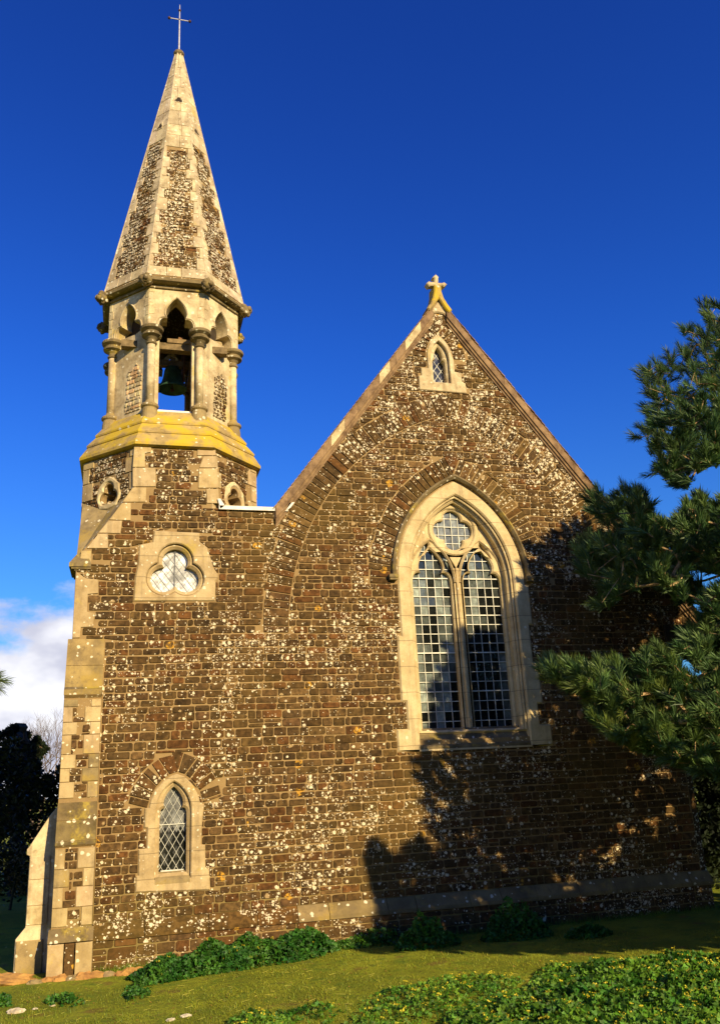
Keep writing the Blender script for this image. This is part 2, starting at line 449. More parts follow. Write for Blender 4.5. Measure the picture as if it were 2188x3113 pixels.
def voussoirs(mb, path, h, step, fr, mi=0, gap=.008, H=.016):
    """stones standing square to an arch path (path runs left to right over the top)"""
    L = [0]
    for a, b_ in zip(path, path[1:]): L.append(L[-1] + math.hypot(b_[0] - a[0], b_[1] - a[1]))
    def at(s):
        s = max(0, min(L[-1] - 1e-6, s)); i = 0
        while L[i + 1] < s: i += 1
        t = (s - L[i]) / (L[i + 1] - L[i]); a, b_ = path[i], path[i + 1]
        d = Vector((b_[0] - a[0], b_[1] - a[1])).normalized()
        return Vector((a[0] + (b_[0] - a[0]) * t, a[1] + (b_[1] - a[1]) * t)), Vector((-d.y, d.x))
    s = 0
    while s < L[-1] - .02:
        w = R.uniform(*step); e = min(L[-1], s + w)
        p1, n1 = at(s + gap); p2, n2 = at(e - gap); hh = h * R.uniform(.93, 1.03)
        c = [p1 + n1 * gap, p2 + n2 * gap, p2 + n2 * hh, p1 + n1 * hh]
        block(mb, [tuple(x) for x in c], fr, H * R.uniform(.8, 1.3), .008, mi, ironcol())
        s = e
    for i in range(1, len(path) - 1):
        d1 = Vector((path[i][0] - path[i-1][0], path[i][1] - path[i-1][1])).normalized(); d2 = Vector((path[i+1][0] - path[i][0], path[i+1][1] - path[i][1])).normalized()
        if d1.dot(d2) < .93:
            p = Vector(path[i]); n1 = Vector((-d1.y, d1.x)); n2 = Vector((-d2.y, d2.x)); m_ = (n1 + n2).normalized()
            block(mb, [tuple(p + m_ * .03), tuple(p + n2 * h * .97 + d2 * -.012), tuple(p + m_ * h * 1.02), tuple(p + n1 * h * .97 + d1 * .012)], fr, H, .008, mi, ironcol())
    out = [tuple(at(L[-1] * i / 40)[0] + at(L[-1] * i / 40)[1] * h) for i in range(41)]
    return list(path) + out[::-1]
def limecol():
    v = R.uniform(.86, 1.1); return (v, v * R.uniform(.96, 1.02), v * R.uniform(.9, 1.03))
def empty(name, loc=(0, 0, 0), parent=None):
    o = bpy.data.objects.new(name, None); COL.objects.link(o); o.location = loc; o.empty_display_size = .2
    if parent: o.parent = parent
    return o
def tag(o, label=None, cat=None, group=None, kind=None):
    if label: o['label'] = label
    if cat: o['category'] = cat
    if group: o['group'] = group
    if kind: o['kind'] = kind
    return o

# ------------------------------------------------------------------ the church
church = empty('church', (0, 0, 0))
tag(church, 'brown ironstone church with gabled nave, octagonal bell turret and stone spire', 'church')
GZ = -.95                       # foot of the walls
NX = 4.18                       # centre line of the nave gable
AP = 8.40; GS = 1.339           # gable apex height on the wall face and slope
def gz(x): return AP - GS * abs(x - NX)
NR = 7.46                       # right corner of the nave
T = math.tan(math.pi / 8)
F0 = XZ(0.0)
def R2(px, py): return (200 + px / 2.3057, 780 + py / 2.3057)
def R3(px, py): return (px / 2.0175, 1500 + py / 2.0175)
def R4(px, py): return (px / 2.0175, 2200 + py / 2.0175)
def WL(f, pts, y=0): return [W(*f(*p), y) for p in pts]

# --- openings and stone surrounds on the facade plane
# main window
WX = 4.19; WS = 3.80
main_out = [(WX - 1.15, 1.36), (WX - 1.15, 1.66), (WX - .99, 1.66), (WX - .99, 2.03), (WX - 1.06, 2.03), (WX - 1.06, 2.55), (WX - 1.06, 2.95), (WX - 1.0, 2.95), (WX - 1.0, WS)] \
    + arc_path(WX, 1.0, WS, 1.52)[1:-1] + [(WX + 1.0, WS), (WX + 1.0, 3.70), (WX + 1.06, 3.70), (WX + 1.06, 3.1), (WX + 1.0, 3.1), (WX + 1.0, 2.55), (WX + 1.08, 2.55), (WX + 1.08, 1.95), (WX + 1.0, 1.95), (WX + 1.0, 1.66), (WX + 1.17, 1.66), (WX + 1.17, 1.36)]
hood_path = arc_path(WX, 1.045, WS, 1.575, 30)
# lower tower lancet
lanc_out = WL(R4, [(830, 1035), (835, 935), (848, 930), (850, 770), (900, 765), (903, 640), (883, 640), (888, 520), (915, 515), (925, 470), (950, 410), (1000, 355), (1050, 320), (1085, 308), (1130, 322), (1180, 370), (1212, 430), (1228, 488), (1252, 494), (1240, 600), (1232, 740), (1258, 745), (1260, 890), (1282, 893), (1290, 1020)])
# trefoil window
tref_out = WL(R3, [(820, 662), (830, 520), (850, 420), (855, 317), (937, 300), (947, 230), (1225, 243), (1222, 295), (1268, 330), (1290, 392), (1308, 455), (1338, 500), (1336, 520), (1322, 540), (1320, 660)])
# gable lancet
GX = 4.135
gl_out = [(GX - .385, 6.84), (GX - .385, 7.08), (GX - .335, 7.09), (GX - .335, 7.23), (GX - .215, 7.23), (GX - .215, 7.42)] + arc_path(GX, .215, 7.44, .40, 8)[1:-1] + [(GX + .235, 7.42), (GX + .235, 7.2), (GX + .345, 7.19), (GX + .345, 7.02), (GX + .40, 7.01), (GX + .41, 6.83)]
wall_holes = [arch_poly(WX, .90, 1.50, WS, 1.40), arch_poly(.065, .23, -.06, .74, .40, 10),
              foil(.035, 3.84, .17, .245, 3), arch_poly(GX, .17, 6.97, 7.42, .34, 8)]
front = [(-1.25, GZ), (NR, GZ), (NR, gz(NR)), (NX, AP), (1.66, gz(1.66)), (1.66, 4.77), (.52, 4.77), (.52, 5.63), (-.52, 5.63), (-.52, 5.03), (-1.25, 4.0)]

mb = MB()
plate(mb, front, wall_holes, 0, .45, F0, 0, 1)
# relieving arches
fl = XZ(-.001)
ring_main = voussoirs(mb, arc_path(WX, 1.10, WS - .1, 1.72, 30), .33, (.075, .115), fl, 0)
ring_big = voussoirs(mb, arc_path(4.1, 2.52, 3.0, 3.42, 40), .37, (.085, .125), fl, 0)
lp = [W(*R4(*p)) for p in [(905, 520), (925, 455), (955, 395), (1000, 345), (1050, 308), (1085, 296), (1130, 308), (1185, 350), (1225, 410), (1245, 485)]]
ring_l = voussoirs(mb, lp, .25, (.085, .13), fl, 0)
ring_g = voussoirs(mb, arc_path(GX, .235, 7.42, .44, 10), .22, (.06, .09), fl, 0)
# quoins along tower edge, octagon edges and broach arris, in facade coordinates
quo = []
def q(pts): quo.append(pts)
for f, P in ((R3, [(452, 478), (525, 520), (605, 530), (605, 610), (540, 615), (535, 730), (585, 737), (572, 820), (497, 822), (490, 886), (435, 888)]),):
    q(WL(f, P))
for P in ([(480, 1335), (602, 1325), (600, 1372), (556, 1376), (556, 1478), (470, 1478)],
          [(470, 1482), (630, 1480), (632, 1614), (470, 1614)],
          [(470, 1620), (566, 1620), (562, 1722), (398, 1722)],
          [(396, 1728), (458, 1728), (456, 1852), (306, 1846)],
          [(302, 1852), (396, 1852), (384, 1942), (232, 1938)],
          [(228, 1945), (300, 1942), (298, 2046), (150, 2046)],
          [(922, 1340), (1050, 1345), (1052, 1396), (922, 1396)],
          [(966, 1400), (1052, 1400), (1060, 1482), (936, 1482)],
          [(932, 1486), (1062, 1486), (1070, 1624), (930, 1624)],
          [(985, 1630), (1070, 1630), (1078, 1732), (990, 1730)]):
    q(WL(R2, P))
q(WL(R3, [(500, 352), (562, 352), (560, 430), (490, 425)]))
def sn(p): return (max(p[0], -1.248), p[1])
quo = [[sn(p) for p in Q] for Q in quo]
hood_ex = [(x, z) for x, z in offset(arch_poly(WX, 1.045, WS - .02, WS, 1.575), .03)]
gable_keep = [(-1.24, -.44), (NR - .01, -.44), (NR - .01, gz(NR)), (NX, AP - .08), (1.66, gz(1.66)), (1.66, 4.765), (.515, 4.765), (.515, 5.62), (-.515, 5.62), (-.515, 5.03), (-1.24, 4.02)]
# buttress patch on the tower front is covered
butt_ex = [(-1.30, -.95), (-.85, -.95), (-.84, 2.93), (-1.30, 2.93)]
EX = [main_out, hood_ex, lanc_out, tref_out, gl_out, ring_main, ring_big, ring_l, ring_g, butt_ex] + quo
courses(mb, gable_keep, EX, F0, 0)
for Q in quo: block(mb, Q, F0, .016, .006, 2, limecol())
mb.build('facade_wall', [IRON, MORTAR, LIME], church)

# plinth along the whole front: splayed course above rough foot
mb = MB()
pl = [(-.05, GZ - .3), (-.11, GZ - .3), (-.11, -.62), (-.085, -.60), (-.02, -.47), (-.0, -.44)]
def run(mb, prof, x0, x1, mi, n=1, col=(1, 1, 1)):
    vs = []; m = len(prof)
    for x in (x0, x1):
        for y, z in prof: vs.append((x, y, z))
    fs = [(i, i + 1, m + i + 1, m + i) for i in range(m - 1)] + [tuple(range(m))[::-1], tuple(range(m, 2 * m))]
    mb.add(vs, fs, mi, col)
mb.box(-1.2, NR + .06, -.10, .3, GZ - .3, -.615, 1)
x = -.85
while x < NR + .05:
    w = R.uniform(.35, .8); x1 = min(x + w, NR + .09)
    z1 = -.445 + R.uniform(-.004, .004)
    c = limecol(); k_ = R.uniform(.45, .6) if x < 1.3 else R.uniform(.55, .72); c = (c[0] * k_, c[1] * k_ * .98, c[2] * k_ * .92)
    run(mb, [(.05, -.62), (-.125, -.62), (-.125, -.575), (-.03, z1), (.05, z1)], x + .004, x1 - .004, 0 if x > 1.25 else 2, 1, c if x > 1.25 else (R.uniform(1.0, 1.3), 1.1, .8))
    x = x1
courses(mb, [(-.85, GZ - .1), (NR + .05, GZ - .1), (NR + .05, -.625), (-.85, -.625)], [], XZ(-.10), 2, (.10, .14), (.14, .34))
mb.build('plinth', [LIME_MOSS, MORTAR, IRON], church)

# --- surrounds
def surround(name_parts, parent, outline, hole, ch=.012, depth=.03, mat=LIME_CLEAN, joints=None):
    mb = MB(); plate(mb, outline, [hole], .022, .06, F0, ch, 0); return mb
mainw = empty('main_window', (WX, 0, 1.36), church)
inv = lambda o, p: setattr(o, 'matrix_parent_inverse', p.matrix_world.inverted())
def put(mb, name, mats, parent, smooth=False):
    o = mb.build(name, mats, parent, smooth)
    ml = Vector(parent.location)
    if parent.parent and parent.parent != church: ml += Vector(parent.parent.location)
    o.matrix_parent_inverse = Matrix.Translation(-ml) if parent.type == 'EMPTY' else Matrix.Identity(4)
    return o
mb = MB()
plate(mb, main_out, [arch_poly(WX, .825, 1.375, WS, 1.305)], .022, .12, F0, .02)
plate(mb, arch_poly(WX, .86, 1.58, WS, 1.36), [arch_poly(WX, .75, 1.63, WS, 1.215)], -.07, .16, F0, .03)
# round shafts set in the jambs
for sx in (-1, 1):
    mb.tube([(WX + sx * .805, .04, 1.60), (WX + sx * .805, .04, WS)], [.018, .018], 8)
for hw, rs, y in ((.805, 1.28, .04),):
    P = arc_path(WX, hw, WS, rs, 20); mb.tube([(x, y, z) for x, z in P], [.017] * len(P), 8)
put(mb, 'window_frame', LIME_CLEAN, mainw)
# sloping sill
mb = MB()
run(mb, [(.2, 1.365), (.0, 1.365), (-.015, 1.385), (-.015, 1.42), (.17, 1.665), (.25, 1.665), (.25, 1.365)], WX - .823, WX + .823, 0)
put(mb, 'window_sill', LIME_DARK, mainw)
# hood mould
mb = MB()
prof = [(-.02, .0), (-.02, .05), (.012, .085), (.04, .07), (.055, .0)]
def sweep(mb, path, prof, y0=0, mi=0):
    n = len(path); m = len(prof); vs = []
    for i, (x, z) in enumerate(path):
        a = Vector(path[max(0, i - 1)]); b_ = Vector(path[min(n - 1, i + 1)]); d = (b_ - a).normalized(); nr = Vector((-d.y, d.x))
        if i == n // 2: nr = Vector((0, 1)) * 1.25
        for o, h in prof: vs.append((x + nr.x * o, y0 - h, z + nr.y * o))
    fs = [(i * m + k, i * m + (k + 1) % m, (i + 1) * m + (k + 1) % m, (i + 1) * m + k) for i in range(n - 1) for k in range(m)]
    fs += [tuple(range(m))[::-1], tuple((n - 1) * m + k for k in range(m))]
    mb.add(vs, fs, mi)
sweep(mb, hood_path, prof)
for sx in (-1, 1):
    x0 = WX + sx * 1.045
    a, b_ = sorted((x0 - sx * .035, x0 + sx * .10))
    mb.box(a, b_, -.10, .0, WS - .015, WS + .03); mb.box(a + .01, b_ - .012, -.085, 0, WS - .05, WS - .015)
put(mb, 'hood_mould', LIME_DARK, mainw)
# tracery
LT = [lance(WX + s * .40, .30, 1.665, 3.76, .165, 3.93, 4.30, 10) for s in (-1, 1)]
QZ = 4.60
QF = foil(WX, QZ, .165, .148, 4, 90, 72)
dag = [[(WX + s * x, z) for x, z in ((.43, 4.42), (.52, 4.30), (.58, 4.17), (.50, 4.22), (.45, 4.29), (.41, 4.36))] for s in (-1, 1)]
tri = [(WX - .055, 4.15), (WX + .055, 4.15), (WX, 4.05)]
mb = MB(); FT = XZ(.19)
plate(mb, arch_poly(WX, .765, 1.60, WS, 1.24), LT + [QF, tri] + dag, .0, .10, FT, .022)
circ = lambda r, n=48: [(WX + r * math.cos(2 * math.pi * i / n), QZ + r * math.sin(2 * math.pi * i / n)) for i in range(n)]
plate(mb, circ(.405), [circ(.335)], .028, .03, FT, .018)
# raised moulding over each light and down the mullion
for s in (-1, 1):
    P = arc_path(WX + s * .40, .365, 3.78, .66, 14)
    sweep(mb, P, [(-.022, 0), (0, .028), (.022, 0)], .19)
mb.tube([(WX, .185, 1.66), (WX, .185, 4.0)], [.026, .026], 8)
mb.box(WX - .052, WX + .052, .195, .23, 1.66, 4.0)
put(mb, 'tracery', LIME_CLEAN, mainw)
# glass panes and leads
def panes_grid(mb, x0, x1, z0, z1, nx, nz, y, colf, fr=None):
    for i in range(nx):
        for j in range(nz):
            a = x0 + (x1 - x0) * i / nx; b_ = x0 + (x1 - x0) * (i + 1) / nx
            c = z0 + (z1 - z0) * j / nz; d = z0 + (z1 - z0) * (j + 1) / nz
            t = [R.uniform(-.004, .004) for _ in range(3)]
            mb.add([(a, y + t[0], c), (b_, y + t[0] + t[1], c), (b_, y + t[0] + t[1] + t[2], d), (a, y + t[0] + t[2], d)], [(0, 1, 2, 3)], 0, colf(i, j))
def gblot(x, z, top=0.0):  # patchy pane tones: dirt plus pale greenish reflections put into the colour
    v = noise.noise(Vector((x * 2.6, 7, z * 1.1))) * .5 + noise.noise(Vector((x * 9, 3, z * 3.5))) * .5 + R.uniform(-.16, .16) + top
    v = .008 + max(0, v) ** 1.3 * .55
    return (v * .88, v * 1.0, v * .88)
glassmb = MB(); lead = MB()
dz = .1395
for s in (-1, 1):
    x0 = WX + s * .40 - .305; x1 = WX + s * .40 + .305; nz = 20
    gc = lambda i, j: gblot(x0 + .12 * i, 1.62 + dz * j, (.16 if s < 0 else 0) + (.26 if j > 14 and s < 0 else .10 if j > 14 else 0) + (.2 if s < 0 and i == 0 else 0))  # left light and top panes get paler painted reflections
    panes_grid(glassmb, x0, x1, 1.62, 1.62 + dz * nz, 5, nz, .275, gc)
    for i in range(1, 5):
        x = x0 + (x1 - x0) * i / 5; lead.box(x - .0045, x + .0045, .258, .270, 1.64, 4.36)
    for j in range(1, nz):
        z = 1.62 + dz * j; lead.box(x0, x1, .256 - (.006 if j % 4 == 0 else 0), .268, z - (.005 if j % 4 else .008), z + (.005 if j % 4 else .008))
panes_grid(glassmb, WX - .33, WX + .33, QZ - .33, QZ + .33, 6, 5, .272, lambda i, j: (lambda v: (v * .95, v, v * .92))(R.uniform(.13, .24)))
for i in range(1, 6): x = WX - .33 + .11 * i; lead.box(x - .0045, x + .0045, .256, .266, QZ - .33, QZ + .33)
for j in range(1, 5): z = QZ - .33 + .132 * j; lead.box(WX - .33, WX + .33, .254, .264, z - .0045, z + .0045)
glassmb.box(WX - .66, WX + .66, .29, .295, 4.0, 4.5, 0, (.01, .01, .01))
put(glassmb, 'glass', GLASS, mainw); put(lead, 'window_leads', CAME, mainw)

def lattice(mb, x0, x1, z0, z1, dx, dz, y, w=.004):
    """diagonal leads clipped to a rectangle"""
    for sgn in (1, -1):
        n = int((x1 - x0) / dx + (z1 - z0) / dz) + 3
        for k in range(-n, n + 1):
            pts = []
            # line x/dx*sgn + z/dz = k
            f = lambda x: (k - sgn * (x - (x0 + x1) / 2) / dx) * dz + z0
            a, b_ = (x0, f(x0)), (x1, f(x1))
            lo, hi = sorted((a[1], b_[1]))
            if hi < z0 or lo > z1: continue
            def cl(p, o):
                x, z = p
                for zz in (z0, z1):
                    if (z - zz) * (o[1] - zz) < 0 and ((zz == z0 and z < z0) or (zz == z1 and z > z1)):
                        t = (zz - z) / (o[1] - z); x = x + (o[0] - x) * t; z = zz
                return (x, z)
            a2, b2 = cl(a, b_), cl(b_, a)
            mb.tube([(a2[0], y + (.003 if sgn > 0 else 0), a2[1]), (b2[0], y + (.003 if sgn > 0 else 0), b2[1])], [w, w], 4)
def diamonds(mb, x0, x1, z0, z1, dx, dz, y, colf):
    """diamond panes: two triangles-wide cells"""
    i0 = -int((x1 - x0) / dx) - 2
    nz = int((z1 - z0) / dz) + 2; xc = (x0 + x1) / 2
    for r in range(-1, 2 * nz):
        for c_ in range(-6, 7):
            cx = xc + c_ * dx + (dx / 2 if r % 2 else 0); cz = z0 + r * dz / 2
            if cx < x0 - dx or cx > x1 + dx or cz > z1 + dz: continue
            t = R.uniform(-.003, .003)
            P = [(cx - dx / 2, cz), (cx, cz - dz / 2), (cx + dx / 2, cz), (cx, cz + dz / 2)]
            P = clip_half(P, (x0, 0), (1, 0), 0, 0); P = clip_half(P, (x1, 0), (-1, 0), 0, 0) if P else P
            P = clip_half(P, (0, z0), (0, 1), 0, 0) if P else P; P = clip_half(P, (0, z1), (0, -1), 0, 0) if P else P
            if len(P) >= 3: mb.add([(x, y + t + (x - cx) * t * 8, z) for x, z in P], [tuple(range(len(P)))], 0, colf(cx, cz))
# lower lancet of the tower
lw = empty('lancet_window', (.065, 0, -.16), church)
mb = MB(); LX = .065
op = lance(LX, .137, .055, .70, .085, .79, 1.03, 8)
plate(mb, lanc_out, [arch_poly(LX, .215, -.02, .76, .36, 10)], .022, .06, F0, .014)
plate(mb, arch_poly(LX, .25, -.06, .74, .42, 10), [lance(LX, .165, .045, .71, .105, .80, 1.06, 8)], -.03, .12, F0, .03)
put(mb, 'window_frame', LIME_SUR, lw)
mb = MB(); run(mb, [(.14, -.07), (-.024, -.07), (-.024, -.03), (.10, .06), (.14, .06)], LX - .21, LX + .21, 0)
put(mb, 'window_sill', LIME_MOSS, lw)
mb = MB(); diamonds(mb, LX - .17, LX + .17, .04, 1.08, .094, .155, .135, lambda x, z: (lambda v: (v, v, v * .95))(R.uniform(.10, .2) if z > .55 else R.choice([.01, .015, .03, .05])))
put(mb, 'glass', GLASS, lw)
mb = MB(); lattice(mb, LX - .17, LX + .17, .04, 1.08, .094, .155, .125, .0036); mb.box(LX - .16, LX + .16, .115, .125, .60, .61); mb.box(LX - .14, LX + .14, .11, .13, .045, .075)
put(mb, 'window_leads', CAME, lw)
# trefoil window
tw = empty('trefoil_window', (.035, 0, 3.42), church)
TX, TZ = .035, 3.83
mb = MB()
plate(mb, tref_out, [foil(TX, TZ, .17, .238, 3)], .022, .05, F0, .014)
plate(mb, foil(TX, TZ, .17, .255, 3), [foil(TX, TZ, .172, .172, 3)], -.025, .12, F0, .035)
put(mb, 'window_frame', LIME_SUR, tw)
mb = MB(); diamonds(mb, TX - .36, TX + .36, TZ - .32, TZ + .40, .115, .15, .125, lambda x, z: (lambda v: (v, v, v))(R.choice([.55, .8, 1, 1, 1.05])))
put(mb, 'glass', GLASS_W, tw)
mb = MB(); lattice(mb, TX - .35, TX + .35, TZ - .31, TZ + .38, .115, .15, .113, .003); mb.box(TX - .004, TX + .004, .10, .115, TZ - .3, TZ + .37)
put(mb, 'window_leads', CAMED, tw)
# gable lancet
gw = empty('gable_window', (GX, 0, 6.84), church)
mb = MB()
plate(mb, gl_out, [arch_poly(GX, .155, 6.99, 7.42, .32, 8)], .022, .06, F0, .01)
plate(mb, arch_poly(GX + .0, .17, 6.96, 7.42, .34, 8), [lance(GX - .0, .108, 7.03, 7.36, .062, 7.43, 7.66, 8)], -.04, .14, F0, .02)
put(mb, 'window_frame', LIME_PALE, gw)
mb = MB(); diamonds(mb, GX - .12, GX + .12, 7.0, 7.70, .12, .18, .155, lambda x, z: (lambda v: (v, v, v * 1.1))(R.choice([.02, .03, .03, .12])))
put(mb, 'glass', GLASS, gw)
mb = MB(); lattice(mb, GX - .12, GX + .12, 7.0, 7.70, .12, .18, .145, .004)
put(mb, 'window_leads', CAME, gw)

# --- body behind the facade (nave, tower, link) with coursed masonry shader
BRK, g, b = new_mat('coursed_masonry', .95, .1)
P = pos(g); xyz = g('ShaderNodeSeparateXYZ'); g.set(xyz.inputs[0], P)
cv = g('ShaderNodeCombineXYZ'); g.set(cv.inputs[0], g.math('ADD', xyz.outputs[0], xyz.outputs[1])); g.set(cv.inputs[1], xyz.outputs[2])
br = g('ShaderNodeTexBrick'); g.set(br.inputs['Vector'], cv.outputs[0])
for k, v in (('Scale', 1.0), ('Mortar Size', .008), ('Brick Width', .24), ('Row Height', .1), ('Bias', 0)): br.inputs[k].default_value = v
br.inputs['Color1'].default_value = (.07, .04, .02, 1); br.inputs['Color2'].default_value = (.15, .08, .035, 1); br.inputs['Mortar'].default_value = (.3, .2, .1, 1)
c, s = lichen_stack(g, br.outputs[0], P, .8); g.set(b.inputs['Base Color'], c); bump(g, b, br.outputs[1], -.5, .01)
mb = MB()
mb.box(-1.25, 1.25, .45, 2.5, GZ - .3, 4.0); mb.box(-1.25, -1.0, .0 + .002, .45, GZ - .3, 3.99)
nv = [(1.66, GZ - .3), (NR, GZ - .3), (NR, gz(NR) - .12), (NX, AP - .15), (1.66, gz(1.66) - .12)]
vs = [(x, .45, z) for x, z in nv] + [(x, 12, z) for x, z in nv]; m = 5
mb.add(vs, [tuple(range(5, 10))] + [(i, (i + 1) % 5, 5 + (i + 1) % 5, 5 + i) for i in range(5)])
mb.box(1.25, 1.66, .42, .7, GZ - .3, 4.76)
mb.build('rear_walls', [BRK], church)
# roof slabs
mb = MB()
for s in (-1, 1):
    xe = NX + s * (2.78 if s < 0 else 4.02)
    vs = []
    for y in (-.03, 12.2):
        for (x, dzz) in ((NX, 0), (xe, 0), (xe, .16), (NX, .16)):
            vs.append((x, y, AP - .06 + dzz - GS * abs(x - NX)))
    mb.add(vs, [(0, 1, 2, 3), (7, 6, 5, 4), (0, 4, 5, 1), (1, 5, 6, 2), (2, 6, 7, 3), (3, 7, 4, 0)])
    L = math.hypot(1, GS)
    n = int(abs(xe - NX) * L / .085)
    for i in range(n):                                  # tile ends stepping down the verge
        t0 = i / n; t1 = (i + 1.15) / n
        x0 = NX + (xe - NX) * t0; x1 = NX + (xe - NX) * t1
        za = AP + .095 - GS * abs(x0 - NX); zb = AP + .095 - GS * abs(x1 - NX)
        v = R.uniform(.7, 1.25)
        y0 = -.085 + R.uniform(-.008, .008)
        P = [(x0, za), (x1, zb + .015), (x1, zb + .033), (x0, za + .018)]
        vs = [(x, y, z) for y in (y0, .4) for x, z in P]
        mb.add(vs, [(0, 1, 2, 3), (7, 6, 5, 4), (0, 4, 5, 1), (1, 5, 6, 2), (2, 6, 7, 3), (3, 7, 4, 0)], 0, (v, v * R.uniform(.85, 1), v * .95))
mb.build('roof', [TILE], church)
# verge: cemented band with the pieces of stone let into it, and a moulding under it
mb = MB()
for s in (-1, 1):
    xe = NX + s * (2.76 if s < 0 else 4.0); xt = NX + s * .12
    k = math.hypot(1, GS)
    def band(d0, d1, yf, yb, mi, a=xt, b_=xe, col=(1, 1, 1)):
        P = [(a, AP + d1 * k - GS * abs(a - NX)), (b_, AP + d1 * k - GS * abs(b_ - NX)), (b_, AP + d0 * k - GS * abs(b_ - NX)), (a, AP + d0 * k - GS * abs(a - NX))]
        vs = [(x, y, z) for y in (yf, yb) for x, z in P]
        mb.add(vs, [(0, 1, 2, 3), (7, 6, 5, 4), (0, 4, 5, 1), (1, 5, 6, 2), (2, 6, 7, 3), (3, 7, 4, 0)], mi, col)
    x = xt; i = 0
    while abs(x - xe) > .01:
        w = R.uniform(.10, .3); x2 = x + s * w
        if abs(x2 - NX) > abs(xe - NX): x2 = xe
        lime = s < 0 and i in (1, 4, 8)
        v = R.uniform(.75, 1.1)
        band(-.045, .058, -.072 + R.uniform(-.003, .003), 0, 1 if lime else 0, x + s * .002, x2, (v, v * .95, v * .9) if not lime else (1.1, 1.1, 1.05))
        x = x2; i += 1
    band(-.085, -.047, -.05, 0, 0, col=(.9, .85, .75)); band(-.12, -.087, -.028, 0, 0, col=(.8, .75, .7))
mb.build('verge', [TILE, LIME_PALE], church)
# corbelled stone under the eave at the right corner
mb = MB()
plate(mb, [(NR, 2.15), (7.62, 2.62), (7.92, 2.95), (8.14, 3.02), (8.14, gz(8.14) - .01), (NR, gz(NR) - .01)], [], 0, .5, F0, .004, 1)
courses(mb, [(NR + .01, 2.2), (7.62, 2.66), (7.92, 2.98), (8.12, 3.05), (8.12, gz(8.12) - .02), (NR + .01, gz(NR) - .02)], [], F0, 0)
mb.build('kneeler', [IRON, MORTAR], church)
# eave at the right corner
mb = MB()
xe = NX + 4.0; ze = AP - .05 - GS * 4.0
mb.tube([(xe + .04, -.08, ze), (xe + .04, 12, ze)], [.06, .06], 8)
mb.box(NR, NR + .42, -.05, .02, ze - .25, ze + .1); 
mb.add([(NR, y, z) for y in (0, .4) for z in (ze - .5, ze)] + [(NR + .45, y, ze) for y in (0, .4)], [(0, 1, 4), (2, 5, 3), (0, 4, 5, 2), (1, 3, 5, 4), (0, 2, 3, 1)])
mb.build('eave_gutter', [DARK], church)
# gable cross and kneeler stone
gc = empty('gable_cross', (NX, 0, 8.2), church)
mb = MB()
CX = lambda x, y: (1250 + x / 5.74, 820 + y / 5.74)
sad = [W(*CX(*p), -.08) for p in [(268, 672), (330, 590), (372, 480), (392, 380), (392, 270), (515, 275), (522, 380), (560, 490), (620, 590), (708, 705), (650, 752), (590, 680), (530, 590), (478, 505), (440, 560), (390, 640), (318, 715)]]
plate(mb, sad, [], .10, .26, F0, .018)
put(mb, 'saddle_stone', LIME_YEL, gc)
mb = MB()
crs = [(405, 275), (405, 262), (330, 270), (318, 285), (268, 225), (318, 182), (345, 200), (405, 203), (405, 130), (375, 120), (432, 66), (484, 115), (475, 130), (475, 215), (545, 218), (580, 203), (628, 240), (575, 290), (545, 268), (480, 270), (490, 290)]
plate(mb, [W(*CX(*p), -.08) for p in crs], [], .07, .12, F0, .016)
put(mb, 'stone_cross', LIME_PALE, gc)
mb = MB()
plate(mb, [W(*CX(*p), 0) for p in [(475, 530), (645, 765), (590, 800), (500, 775), (440, 765), (370, 775), (318, 735)]], [], .04, .05, F0, .02)
put(mb, 'carved_finial_base', LIME_PALE, gc)
# lead flashing on the link wall
mb = MB()
mb.box(.63, 1.60, -.035, .45, 4.765, 4.80); mb.box(.62, 1.60, -.045, -.02, 4.745, 4.80)
mb.add([(.60, -.045, 4.90), (.64, -.045, 4.90), (.70, -.045, 4.80), (.64, -.045, 4.75), (.60, .3, 4.90), (.64, .3, 4.90), (.70, .3, 4.80), (.64, .3, 4.75)], [(3, 2, 1, 0), (4, 5, 6, 7), (0, 1, 5, 4), (1, 2, 6, 5), (0, 4, 7, 3)])
mb.add([(1.57, -.05, 4.75), (1.64, -.05, 4.80), (1.70, -.05, 4.885), (1.62, -.05, 4.87), (1.57, .3, 4.75), (1.64, .3, 4.80), (1.70, .3, 4.885), (1.62, .3, 4.87)], [(0, 1, 2, 3), (7, 6, 5, 4), (2, 6, 7, 3), (1, 5, 6, 2)])
mb.build('lead_flashing', [LEADW], church)

# --- octagonal stage
def octp(a, k):      # corner k of an octagon of apothem a; k=0 is front-left, going right
    t = a * T
    P = [(-t, -a), (t, -a), (a, -t), (a, t), (t, a), (-t, a), (-a, t), (-a, -t)]
    x, y = P[k % 8]; return (x, 1.25 + y)
def oface(a, k, z0=0, a2=None, z2=None):
    """frame of face k (0 = front, 1 = right diagonal ... 7 = left diagonal): u across, v up the face, h out"""
    p, q_ = Vector(octp(a, k)), Vector(octp(a, k + 1)); mid = (p + q_) / 2; e = (q_ - p).normalized(); n = Vector((e.y, -e.x))
    if a2 is None: up = Vector((0, 0, 1)); nn = Vector((n.x, n.y, 0))
    else:
        up = Vector((n.x * (a2 - a), n.y * (a2 - a), z2 - z0)); L = up.length; up.normalize()
        E3 = Vector((e.x, e.y, 0)); nn = E3.cross(up).normalized()
    def fr(u, v, h):
        o = Vector((mid.x + e.x * u, mid.y + e.y * u, z0)) + up * v + nn * h
        return tuple(o)
    return fr
